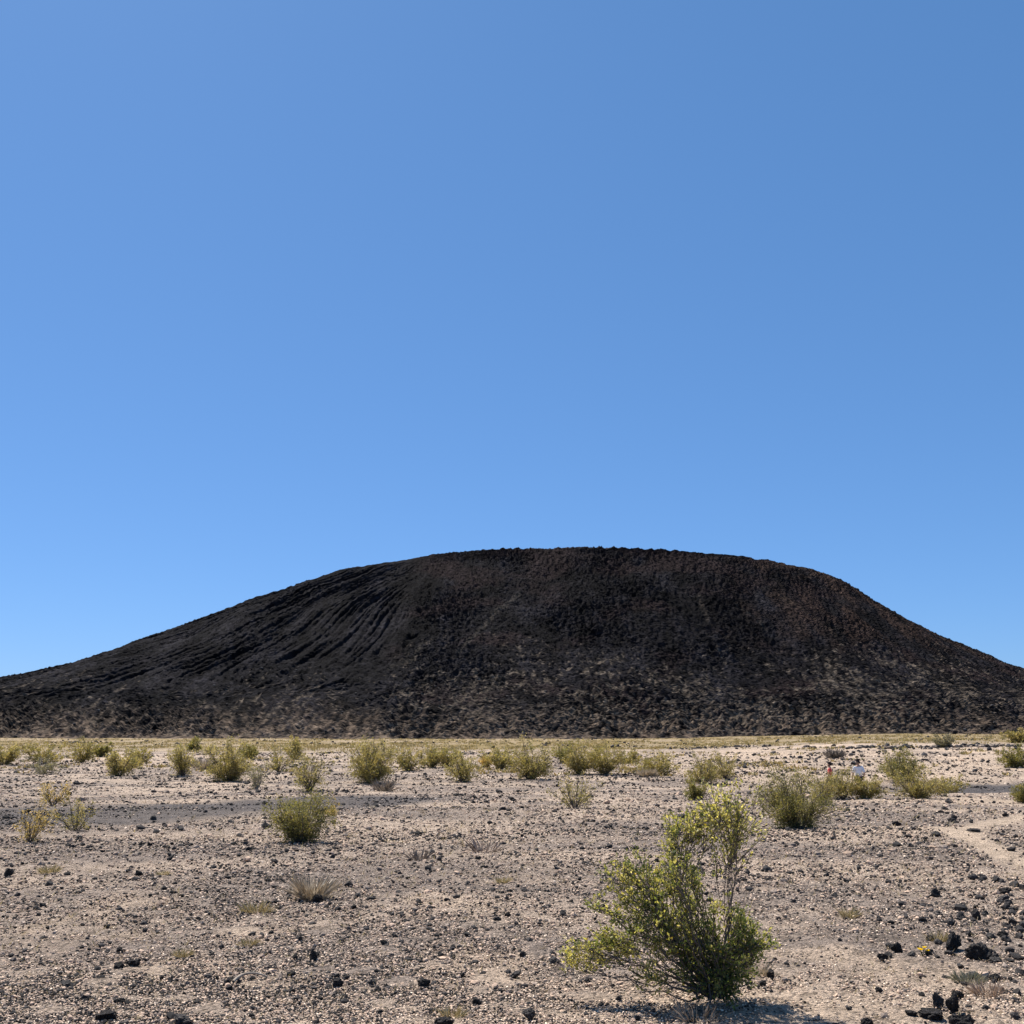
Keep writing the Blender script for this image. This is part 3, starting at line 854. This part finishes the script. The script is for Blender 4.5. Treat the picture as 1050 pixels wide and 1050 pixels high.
    obj('branches', mesh_np('branches', V1, F1, None, True), M_BARK, root)
    V2, F2 = tubes(twigs, [.0026] * len(twigs), [.0012] * len(twigs), 4)
    obj('twigs', mesh_np('twigs', V2, F2, None, True), M_BARK, root)
    pos = np.vstack(leafp); dr = np.vstack(leafd); cc = np.vstack(leafc); n = len(pos)
    L = r.uniform(.014, .029, n)
    V, F = leaves(pos, dr, L, L * r.uniform(.42, .65, n), r)
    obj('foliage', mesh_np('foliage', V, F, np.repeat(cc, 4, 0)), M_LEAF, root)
    # small yellow flowers and pale seed balls
    k = r.choice(n, 90, replace=False); k = k[cc[k, 0] > .1]
    fp = np.repeat(pos[k], 5, 0)
    V, F = leaves(fp, r.normal(0, 1, (len(fp), 3)), np.full(len(fp), .011), np.full(len(fp), .008), r)
    tag(obj('flowers', mesh_np('flowers', V, F, np.repeat([[.75, .55, .06]], len(V), 0)), M_LEAF, root), kind='stuff')
near_bush()

# ---- grassy tufts, dead shrubs
def blades(n, Hh, W, r, lean=.5, wid=.006, cols=((.42, .33, .17), (.34, .27, .15)), pts=None):
    th = r.uniform(0, 2 * math.pi, n); rho = np.sqrt(r.random(n))
    a = np.stack([np.cos(th) * rho * W * .36, np.sin(th) * rho * W * .36, np.full(n, -.01)], -1)
    ln = Hh * r.uniform(.5, 1.05, n)
    dr = np.stack([np.cos(th) * lean * r.uniform(.3, 1.3, n), np.sin(th) * lean * r.uniform(.3, 1.3, n), np.ones(n)], -1) + r.normal(0, .5, (n, 3))
    dr /= np.linalg.norm(dr, axis=1)[:, None]
    mid = a + dr * ln[:, None] * .55; tip = a + dr * ln[:, None] + np.stack([np.cos(th), np.sin(th), -np.ones(n) * .4], -1) * (ln * .12)[:, None]
    s = np.stack([-np.sin(th), np.cos(th), np.zeros(n)], -1) * (wid * r.uniform(.7, 1.3, n))[:, None] * .5
    V = np.stack([a - s, a + s, mid + s * .8, tip, mid - s * .8], 1).reshape(-1, 3)
    F = np.arange(n * 5).reshape(n, 5)
    c = np.array(cols)[r.integers(0, len(cols), n)] * r.uniform(.75, 1.25, (n, 1))
    return V, F, np.repeat(c, 5, 0)

YEL = ((.42, .34, .16), (.36, .30, .15), (.48, .40, .24))
STR = ((.46, .38, .27), (.38, .31, .22), (.56, .48, .36))
TUFTS = [
 ('dry_shrub', 320, 922, 895, 26, 240, STR, 'pale dry wispy shrub with a black rock at its foot', 'shrub'),
 ('grass_tuft', 262, 936, 922, 26, 120, YEL, 'yellow grass tuft left of the pale wispy shrub', 'grass tuft'),
 ('grass_tuft', 50, 895, 885, 18, 90, YEL, 'yellow grass tuft on gravel at far left below the cinder wash', 'grass tuft'),
 ('grass_tuft', 167, 897, 891, 14, 60, YEL, 'thin yellow tuft between the far left tuft and the wispy shrub', 'grass tuft'),
 ('grass_tuft', 255, 970, 960, 18, 80, YEL, 'straw yellow tuft below the brightest left tuft', 'grass tuft'),
 ('grass_tuft', 187, 980, 970, 16, 70, YEL, 'small straw tuft beside the pale sandy patch at lower left', 'grass tuft'),
 ('grass_tuft', 464, 1043, 1030, 20, 80, YEL, 'greenish yellow tuft by the round black rock at the bottom edge', 'grass tuft'),
 ('grass_tuft', 962, 966, 953, 14, 90, YEL, 'yellow tuft between a small black rock and the tilted slab', 'grass tuft'),
 ('grass_tuft', 516, 905, 897, 14, 60, YEL, 'thin yellow tuft alone in mid gravel near the centre', 'grass tuft'),
 ('grass_tuft', 870, 940, 928, 18, 70, YEL, 'faint yellow tuft on gravel right of the near bush', 'grass tuft'),
 ('grass_tuft', 716, 1046, 1024, 40, 45, ((.30, .24, .18), (.24, .19, .15), (.38, .31, .23)), 'dead straw clump under the near green bush', 'grass tuft'),
 ('grass_tuft', 777, 1000, 985, 22, 110, STR, 'pale dry tuft right of the near green bush foot', 'grass tuft'),
 ('grass_tuft', 1012, 1020, 1004, 26, 90, ((.36, .27, .20), (.42, .32, .24)), 'reddish brown dry tuft amid black rocks at lower right', 'grass tuft'),
 ('grass_tuft', 993, 1008, 994, 26, 140, ((.26, .25, .17), (.32, .30, .20)), 'grey-green weed just left of the reddish dry tuft', 'grass tuft'),
 ('dry_shrub', 664, 796, 787, 16, 240, STR, 'pale dead cushion plant left of the round olive bush', 'shrub'),
 ('dry_shrub', 856, 777, 766, 12, 160, ((.16, .14, .12), (.22, .19, .16)), 'small dark grey dead shrub on the rocks above the walkers', 'shrub'),
 ('dry_shrub', 394, 812, 797, 14, 90, ((.22, .18, .14), (.28, .23, .18)), 'dead twig shrub at the foot of the tall dense bush', 'shrub'),
 ('dry_shrub', 497, 874, 856, 26, 40, ((.26, .20, .16), (.34, .27, .22)), 'bare brown twiggy shrub on mid gravel near the centre', 'shrub'),
 ('dry_shrub', 210, 789, 776, 14, 120, STR, 'straw coloured dead shrub right of the vase-shaped bush', 'shrub'),
 ('dry_shrub', 430, 882, 868, 16, 60, ((.16, .13, .11), (.22, .18, .15)), 'small bare twig shrub left of the brown one in mid gravel', 'shrub'),
]
for i, (nm, px, base, top, w, n, cols, lab, cat) in enumerate(TUFTS):
    r = np.random.default_rng(300 + i)
    p = at(px, base)
    V, F, C = blades(int(n * 1.8), (base - top) / FPX * p[1] * 1.1, w / FPX * p[1] * 1.1, r, .8 if cat == 'grass tuft' else 1.0, max(.0022, .00042 * p[1]), cols)
    o = obj(nm, mesh_np(nm, V, F, C), M_STRAW)
    o.location = tuple(p)
    tag(o, lab, cat, 'dry tufts on the gravel' if cat == 'grass tuft' else 'dry shrubs on the flat')

def far_grass():
    r = np.random.default_rng(77)
    n = 52000
    az = r.uniform(R(-36), R(36), n); y = 1 / r.uniform(1 / 262., 1 / 62., n)
    x = np.tan(az) * y
    _, _, _, gr = zones(x, y)
    k = (r.random(n) < np.maximum(gr, .22 * sstep(.1, .5, fbm(x / 5, y / 7, 2, 94)) * sstep(60, 70, y)) * sstep(-.5, .25, fbm(x / 7, y / 22, 3, 92))) 
    x, y = x[k], y[k]; z = g(x, y)
    V, F, C = blades(7, 1, 1, r, .6, .2)
    Vs, Cs = [], []
    n = len(x); m = 7
    for b in range(m):
        V, F, C = blades(n, .33, .9, r, .7, .10, ((.36, .265, .09), (.28, .215, .08), (.42, .32, .13), (.17, .155, .06)))
        V = V.reshape(n, 5, 3) + np.stack([x, y, z], -1)[:, None]
        Vs.append(V.reshape(-1, 3)); Cs.append(C)
    V = np.vstack(Vs); F = np.arange(len(V)).reshape(-1, 5)
    o = obj('dry_grass', mesh_np('dry_grass', V, F, np.vstack(Cs)), M_STRAW)
    tag(o, 'band of yellow dry grass along the foot of the black hill', 'grass', kind='stuff')
    # scattered dry stubble on the nearer gravel
    n = 3800
    d = 1.75 / np.tan(r.uniform(R(2.4), R(15.5), n)); az = r.uniform(R(-34), R(34), n)
    x, y = d * np.sin(az), d * np.cos(az)
    t, c, s, _ = zones(x, y)
    k = r.random(n) < np.clip(.55 + .8 * noise(x / 3, y / 3, 93), 0, 1) * (1 - .8 * t) * (1 - .8 * c)
    x, y, d = x[k], y[k], d[k]; z = g(x, y); n = len(x)
    Vs, Cs = [], []
    for b in range(6):
        V, F, C = blades(n, 1, 1, r, .9, .07, ((.42, .34, .22), (.36, .29, .19), (.46, .38, .18), (.30, .24, .19)))
        sc = np.clip(d * .006, .03, .16) * r.uniform(.5, 1.2, n)
        V = V.reshape(n, 5, 3) * sc[:, None, None] + np.stack([x, y, z], -1)[:, None]
        Vs.append(V.reshape(-1, 3)); Cs.append(C)
    V = np.vstack(Vs); F = np.arange(len(V)).reshape(-1, 5)
    o = obj('dry_stubble', mesh_np('dry_stubble', V, F, np.vstack(Cs)), M_STRAW)
    tag(o, 'sparse straw coloured stubble between the stones of the flat', 'grass', kind='stuff')
far_grass()

# ------------------------------------------------------------------ loose lava rocks
def rock_mesh(name, seed, sub=ICO4, sharp=7, rough=.10):
    r = np.random.default_rng(seed)
    V, F = sub[0].copy(), sub[1]
    for _ in range(sharp):             # broken faces
        n = r.normal(0, 1, 3); n /= np.linalg.norm(n)
        h = r.uniform(.48, .85); dd = V @ n - h
        V = V - np.maximum(dd, 0)[:, None] * n * .93
    f = fbm(V[:, 0] * 2 + seed, V[:, 1] * 2 + V[:, 2] * 1.7, 3, seed) + .6 * fbm(V[:, 2] * 5, V[:, 0] * 5 + V[:, 1] * 4, 2, seed + 9)
    pit = np.exp(-(noise(V[:, 0] * 4 + V[:, 2] * 3, V[:, 1] * 4 - V[:, 2] * 2, seed + 5) / .22) ** 2)
    V *= 1 + rough * f[:, None] * 1.9 - .10 * pit[:, None]
    V -= (V.max(0) + V.min(0)) / 2
    V /= (V.max(0) - V.min(0)) / 2
    return mesh_np(name, V, F, None, False)

# px, base y, width, height, material, tilt, label
ROCKS = [
 (325, 926, 13, 10, 0, 0, 'black rock at the foot of the pale wispy shrub'),
 (321, 985, 9, 13, 0, .1, 'upright black rock with a smaller one at its left'),
 (302, 984, 6, 6, 0, 0, 'small square black rock left of the upright black rock'),
 (298, 1002, 9, 7, 0, 0, 'egg-shaped black rock below the small square one'),
 (346, 1013, 11, 11, 0, 0, 'black rock crowned by a smaller one, mid lower left'),
 (345, 1003, 7, 5, 0, 0, 'small black rock resting just behind a bigger black one'),
 (381, 1010, 9, 7, 1, 0, 'dull grey rock between two black ones at lower centre left'),
 (387, 1018, 8, 6, 0, 0, 'small black rock in front of the dull grey one'),
 (434, 1013, 14, 10, 0, 0, 'rounded black rock alone on pale gravel at lower centre'),
 (489, 1031, 10, 9, 0, .2, 'pointed black rock near the bottom, left of the near bush'),
 (529, 1003, 13, 7, 1, -.4, 'slanting grey slab lying left of the near bush'),
 (542, 1047, 15, 14, 1, 0, 'grey pitted boulder close to the bottom edge left of the near bush'),
 (455, 1055, 20, 12, 0, 0, 'black rock cut by the bottom edge near the centre'),
 (393, 970, 8, 7, 0, 0, 'lone black rock on a sandy spot left of centre'),
 (509, 945, 10, 6, 0, 0, 'flat black rock in mid gravel left of the near bush top'),
 (536, 982, 8, 7, 0, 0, 'one of two touching black stones left of the near bush'),
 (122, 977, 8, 7, 0, 0, 'black rock on the pale sandy patch at lower left'),
 (135, 992, 17, 9, 0, 0, 'long black rock beside its twin below the sandy patch'),
 (121, 994, 11, 8, 0, 0, 'rounded black rock left of the long one below the sandy patch'),
 (67, 1012, 15, 7, 1, 0, 'flat dark grey stone with a pointed end at lower left'),
 (122, 1029, 13, 6, 0, 0, 'low black rock midway between sandy patch and bottom left edge'),
 (107, 1047, 22, 10, 0, 0, 'cluster-like wide black rock by the bottom left edge'),
 (187, 1052, 22, 12, 1, 0, 'broad dark grey boulder cut by the bottom edge at left'),
 (232, 1010, 8, 6, 0, 0, 'black rock touching the pale fallen stick'),
 (8, 899, 10, 10, 0, 0, 'black rock at the far left edge below the wash'),
 (960, 920, 11, 10, 0, 0, 'rounded black rock in gravel below the dusty trail'),
 (1002, 944, 10, 13, 0, 0, 'tall black rock with a knob on top at right'),
 (979, 976, 15, 22, 0, .45, 'tilted ribbed black slab standing on edge at right'),
 (1007, 985, 27, 19, 0, 0, 'largest black rock, lying right of the tilted slab'),
 (1023, 988, 13, 7, 1, 0, 'low grey rock against the largest black rock'),
 (922, 977, 14, 12, 0, .2, 'wedge-shaped black rock left of the yellow flower'),
 (906, 985, 12, 8, 0, 0, 'low black rock in front of the wedge-shaped one'),
 (955, 966, 9, 8, 0, 0, 'small black rock behind the yellow flower'),
 (951, 980, 6, 6, 0, 0, 'tiny black rock touching the yellow flower'),
 (935, 982, 10, 7, 1, 0, 'dull grey rock between the wedge rock and the yellow flower'),
 (963, 1034, 14, 17, 1, .1, 'upright grey block in the rock pile at lower right'),
 (979, 1038, 15, 20, 0, -.2, 'black block leaning on the upright grey one in the pile'),
 (957, 1046, 26, 11, 0, 0, 'flat black rock in front of the lower right pile'),
 (990, 1057, 27, 17, 0, 0, 'big black rock cut by the bottom edge at lower right'),
 (890, 1053, 13, 10, 0, 0, 'black rock at the bottom edge between near bush and pile'),
 (984, 1024, 13, 9, 0, 0, 'black rock at the back of the lower right pile'),
 (946, 1023, 7, 6, 0, 0, 'small black rock left of the pile at lower right'),
 (936, 1044, 13, 8, 0, 0, 'black rock left of the flat one before the pile'),
 (1033, 917, 14, 8, 0, -.3, 'slanting black rock near the right edge below the trail'),
 (1031, 924, 10, 7, 1, 0, 'dark grey rock just under the slanting black one'),
 (1030, 962, 12, 8, 0, 0, 'black rock beside its grey neighbour near the right edge'),
 (1018, 964, 11, 8, 1, 0, 'grey rock left of its black neighbour near the right edge'),
 (977, 949, 9, 8, 1, 0, 'dark grey rock behind the tilted black slab'),
 (947, 946, 9, 6, 0, 0, 'black stone in gravel above the yellow flower'),
 (1000, 1006, 22, 10, 1, 0, 'grey rock half hidden by dry weeds at lower right'),
 (1022, 1006, 13, 8, 0, 0, 'black rock behind the reddish dry tuft'),
 (902, 1018, 7, 6, 0, 0, 'small black rock alone right of the near bush'),
 (791, 1003, 8, 10, 0, .2, 'pointed black rock just right of the near bush'),
 (783, 1012, 8, 7, 0, 0, 'black rock by the foot of the near bush'),
 (569, 989, 11, 8, 1, .3, 'tipped grey stone left of the low branch of the near bush'),
 (1000, 853, 15, 4, 0, 0, 'low black rock lying in the fork of the dusty trail'),
 (962, 858, 10, 6, 0, 0, 'black rock left of the trail fork, at the front'),
 (977, 843, 9, 5, 0, 0, 'black rock beyond the left branch of the trail'),
]
for i, (px, base, w, h, m, tilt, lab) in enumerate(ROCKS):
    p = at(px, base)
    o = obj('lava_rock', rock_mesh('lava_rock', 500 + i, ICO4 if w > 11 else ICO3), (M_ROCK, M_ROCK_G, M_ROCK_P)[m])
    sx, sz = w / FPX * p[1] * .46, h / FPX * p[1] * .47
    o.scale = (sx, sx * .85, sz)
    o.rotation_euler = (0, tilt, (i * 2.39) % .9 - .45)
    o.location = (p[0], p[1] + sx * .5, p[2] + sz * .72)
    tag(o, lab, 'rock', 'black lava rocks lying on the gravel')
protos = [rock_mesh('lava_rock', 700 + k, ICO2, 6) for k in range(8)]
for me in protos: me.materials.append(M_ROCK)
r = np.random.default_rng(91)
k = 0
while k < 110:
    px, py = r.uniform(5, 1045), r.uniform(838, 1040) if r.random() < .6 else r.uniform(838, 900)
    p = at(px, py)
    if noise(p[0] / 2, p[1] / 2, 95) < -.15 or dist_poly(p[0], p[1], TRAIL_B) < .8 or dist_poly(p[0], p[1], TRAIL_A) < .9: continue
    o = obj('lava_rock', protos[k % 8], None)
    w = r.uniform(4, 7.5) / FPX * p[1] * .5
    o.scale = (w, w * r.uniform(.7, 1), w * r.uniform(.5, .9)); o.rotation_euler = (0, r.uniform(-.3, .3), r.uniform(0, 6.28))
    o.location = (p[0], p[1], p[2] + o.scale[2] * .6)
    tag(o, 'small loose black lava rock scattered over the gravel flat', 'rock', 'small scattered lava rocks')
    k += 1

r = np.random.default_rng(92)
for k in range(84):
    px, py = 1050 - abs(r.normal(0, 62)), r.uniform(895, 1046)
    if px < 900: continue
    p = at(px, py)
    o = obj('lava_rock', protos[k % 8], None)
    w = r.uniform(3, 11) / FPX * p[1] * .5
    o.scale = (w, w * r.uniform(.6, 1), w * r.uniform(.4, .9)); o.rotation_euler = (r.uniform(-.4, .4), r.uniform(-.4, .4), r.uniform(0, 6.28))
    o.location = (p[0], p[1], p[2] + o.scale[2] * .5)
    tag(o, 'small black lava fragment in the rocky strip at lower right', 'rock', 'lava fragments of the rocky strip')

# fallen stick
r = np.random.default_rng(41)
a, b, c = at(239, 1010), at(252, 1005), at(274, 1005)
t = np.linspace(0, 1, 9)[:, None]
pl = a * (1 - t) ** 2 + 2 * t * (1 - t) * (b + np.array([0, .0, .06])) + c * t * t + np.array([0, 0, .02])
V, F = tubes([pl, np.stack([pl[5], pl[5] + [.03, .05, .03], pl[5] + [.07, .09, .04]])], [.011, .005], [.006, .003], 7)
o = obj('fallen_stick', mesh_np('fallen_stick', V - a, F, None, True), M_DEAD); o.location = tuple(a)
tag(o, 'pale bent stick lying on the gravel at lower left', 'stick')

# yellow flower
p = at(946, 981)
f = empty('yellow_flower', tuple(p))
tag(f, 'bright yellow flower low on the gravel among black rocks', 'flower')
r = np.random.default_rng(42)
cs = [np.array([-.02, -.01, .055]), np.array([.02, 0, .065]), np.array([0, .02, .045]), np.array([.035, -.01, .045])]
st = [stem_curve(np.array([0, 0, -.005]), c, r, 5, .1, .1) for c in cs]
V, F = tubes(st, [.003] * 4, [.002] * 4, 5)
obj('stem', mesh_np('stem', V, F, np.repeat([[.09, .12, .04]], len(V), 0)), M_LEAF, f)
pp, dd = [], []
for c in cs:
    for q in range(12):
        an = q * math.pi / 6; pp.append(c); dd.append((math.cos(an), math.sin(an) - .3, .35))
pp = np.array(pp); V, F = leaves(pp, np.array(dd) * 4, np.full(len(pp), .019), np.full(len(pp), .011), r)
obj('petals', mesh_np('petals', V, F, np.repeat([[.80, .60, .02]], len(V), 0)), M_LEAF, f)

# ------------------------------------------------------------------ the two walkers
def plain(name, c, rough=.8):
    return mat_noise(name, tuple(v * .88 for v in c), tuple(min(v * 1.08, 1) for v in c), 18, 0, rough, .25)
M_SKIN = plain('skin', (.42, .26, .18)); M_WHITE = plain('white_cotton', (.74, .74, .76)); M_RED = plain('red_cotton', (.50, .085, .075))
M_DARKC = plain('dark_shorts', (.03, .03, .035)); M_HAIR = plain('dark_hair', (.018, .013, .011)); M_SHOE = plain('shoe', (.22, .2, .18))

def skinned(name, joints, edges, mat, parent, root=0, sub=2):
    me = bpy.data.meshes.new(name)
    me.from_pydata([j[0] for j in joints], edges, [])
    o = obj(name, me, mat, parent)
    sk = o.modifiers.new('skin', 'SKIN'); sk.use_smooth_shade = True
    sb = o.modifiers.new('sub', 'SUBSURF'); sb.levels = sb.render_levels = sub
    for i, j in enumerate(joints):
        rr = j[1] if isinstance(j[1], tuple) else (j[1], j[1])
        me.skin_vertices[0].data[i].radius = rr
        me.skin_vertices[0].data[i].use_root = (i == root)
    return o

def walker(px, head_py, dist, rz, height, shirt, label, stride):
    """person facing local -Y ... +Y is the way they walk"""
    dx, dy, dz = ray(px, head_py)
    x = dx / dy * dist
    z = float(g(x, dist))
    root = empty('person', (x, dist, z), rz)
    tag(root, label, 'person', 'two walkers among the bushes')
    k = height / 1.75
    J, E, I = [], [], {}
    def add(n, p, rad, par=None):
        I[n] = len(J); J.append((tuple(np.array(p) * k), rad if not isinstance(rad, tuple) else rad))
        J[-1] = (J[-1][0], tuple(np.array(J[-1][1]) * k) if isinstance(rad, tuple) else rad * k)
        if par: E.append((I[par], I[n]))
    s = stride
    add('pelvis', (0, 0, .94), (.155, .105)); add('waist', (0, .0, 1.08), (.135, .10), 'pelvis'); add('chest', (0, .01, 1.28), (.165, .115), 'waist')
    add('collar', (0, .0, 1.42), (.11, .08), 'chest'); add('neck', (0, .01, 1.50), .055, 'collar'); add('jaw', (0, .035, 1.57), (.066, .075), 'neck')
    add('brow', (0, .025, 1.66), (.077, .095), 'jaw'); add('crown', (0, .01, 1.725), (.05, .06), 'brow')
    add('nose', (0, .125, 1.615), .013, 'jaw')
    for sd, sg in (('l', -1), ('r', 1)):
        q = s * sg
        add('sh' + sd, (.185 * sg, 0, 1.40), .062, 'collar'); add('el' + sd, (.235 * sg, -.10 * q - .03, 1.13), .043, 'sh' + sd)
        add('wr' + sd, (.245 * sg, -.10 * q + .09, .90), .028, 'el' + sd); add('pa' + sd, (.245 * sg, -.1 * q + .12, .825), (.022, .042), 'wr' + sd)
        for fi, (fy, fl) in enumerate(((-.03, .062), (-.010, .078), (.012, .083), (.034, .074))):
            add('f%d%s' % (fi, sd), (.245 * sg, -.1 * q + .125 + fy, .772), .0095, 'pa' + sd)
            add('t%d%s' % (fi, sd), (.228 * sg, -.1 * q + .13 + fy, .79 - fl), .008, 'f%d%s' % (fi, sd))
        add('th' + sd, (.228 * sg, -.1 * q + .16, .805), .011, 'pa' + sd); add('tt' + sd, (.215 * sg, -.1 * q + .175, .77), .009, 'th' + sd)
        add('ea' + sd, (.082 * sg, .01, 1.62), .014, 'brow')
        add('hi' + sd, (.095 * sg, 0, .88), .098, 'pelvis'); add('kn' + sd, (.10 * sg, .17 * q + .06, .49), .06, 'hi' + sd)
        add('an' + sd, (.10 * sg, .20 * q - .06, .09), .04, 'kn' + sd); add('to' + sd, (.11 * sg, .20 * q + .12, .035), (.045, .032), 'an' + sd)
    skinned('body', J, E, M_SKIN, root)
    def sub(names, grow, name, mat, extra=()):
        ids = {n: i for i, n in enumerate(names)}
        jj = []
        for n in names:
            p, rd = J[I[n]]; rd = rd if isinstance(rd, tuple) else (rd, rd)
            jj.append((p, tuple(v + grow * k for v in rd)))
        inv = {v: n for n, v in I.items()}
        ee = [(ids[inv[a]], ids[inv[b]]) for a, b in E if inv[a] in ids and inv[b] in ids]
        return skinned(name, jj, ee, mat, root)
    sub(['pelvis', 'waist', 'chest', 'collar', 'shl', 'shr'] + ['ell', 'elr'], .022, 'shirt', shirt)
    sub(['pelvis', 'hil', 'hir', 'knl', 'knr'], .018, 'shorts', M_DARKC)
    hp = [(tuple(np.array((0, -.03, 1.60)) * k), (.075 * k, .06 * k)), (tuple(np.array((0, -.01, 1.67)) * k), (.088 * k, .095 * k)), (tuple(np.array((0, .01, 1.73)) * k), (.065 * k, .075 * k))]
    skinned('hair', hp, [(0, 1), (1, 2)], M_HAIR, root, 1)
    for sd in 'lr':
        a, b = J[I['an' + sd]], J[I['to' + sd]]
        skinned('shoe', [((a[0][0], a[0][1] - .02, a[0][2] - .02), (.05 * k, .05 * k)), ((b[0][0], b[0][1] + .02, b[0][2] + .01), (.052 * k, .042 * k))], [(0, 1)], M_SHOE, root)
    return root
walker(879.5, 780, 52.0, R(6), 1.78, M_WHITE, 'person in a white t-shirt seen from behind, wading behind a bush', 1.0)
walker(850.5, 784, 53.5, R(78), 1.62, M_RED, 'person in a red top and dark shorts seen side on behind a bush', 1.0)

# ------------------------------------------------------------------ light, sky, camera
SUN_EL, SUN_AZ = R(60), R(-38)          # azimuth from +Y toward +X
sun = bpy.data.lights.new('sun', 'SUN')
sun.energy = 5.0; sun.angle = R(0.53); sun.color = (1.0, 0.94, 0.85)
so = bpy.data.objects.new('sun', sun); COL.objects.link(so)
from mathutils import Vector
sd = Vector((math.sin(SUN_AZ) * math.cos(SUN_EL), math.cos(SUN_AZ) * math.cos(SUN_EL), math.sin(SUN_EL)))
so.rotation_euler = sd.to_track_quat('Z', 'Y').to_euler()
so.location = (-60, 80, 120)

w = bpy.data.worlds.new('World'); scene.world = w; w.use_nodes = True
nt = w.node_tree; nt.nodes.clear()
sky = nt.nodes.new('ShaderNodeTexSky'); sky.sky_type = 'NISHITA'; sky.sun_disc = False
sky.sun_elevation = SUN_EL; sky.sun_rotation = SUN_AZ
sky.altitude = 2500; sky.air_density = 1.0; sky.dust_density = 2.0; sky.ozone_density = 6.0
bg = nt.nodes.new('ShaderNodeBackground'); bg.inputs[1].default_value = 0.09
out = nt.nodes.new('ShaderNodeOutputWorld')
sep = nt.nodes.new('ShaderNodeSeparateColor'); com = nt.nodes.new('ShaderNodeCombineColor')
nt.links.new(sky.outputs[0], sep.inputs[0])
for ch, (p_, k_) in enumerate(((0.687, 0.70), (0.593, 1.19), (0.611, 1.674))):      # softer brightening toward the horizon, deeper blue
    pw = nt.nodes.new('ShaderNodeMath'); pw.operation = 'POWER'; pw.inputs[1].default_value = p_
    ml = nt.nodes.new('ShaderNodeMath'); ml.operation = 'MULTIPLY'; ml.inputs[1].default_value = k_
    nt.links.new(sep.outputs[ch], pw.inputs[0]); nt.links.new(pw.outputs[0], ml.inputs[0]); nt.links.new(ml.outputs[0], com.inputs[ch])
nt.links.new(com.outputs[0], bg.inputs[0]); nt.links.new(bg.outputs[0], out.inputs[0])

cam = bpy.data.cameras.new('camera'); co = bpy.data.objects.new('camera', cam); COL.objects.link(co)
cam.sensor_width = 36; cam.lens = 18 * FPX / HALF
cam.clip_start = .05; cam.clip_end = 12000
co.location = (0, 0, EYE); co.rotation_euler = (math.pi / 2 + PITCH, 0, 0)
scene.camera = co
vs = scene.view_settings
vs.view_transform = 'Standard'; vs.look = 'None'; vs.exposure = 0.85; vs.gamma = 1.0
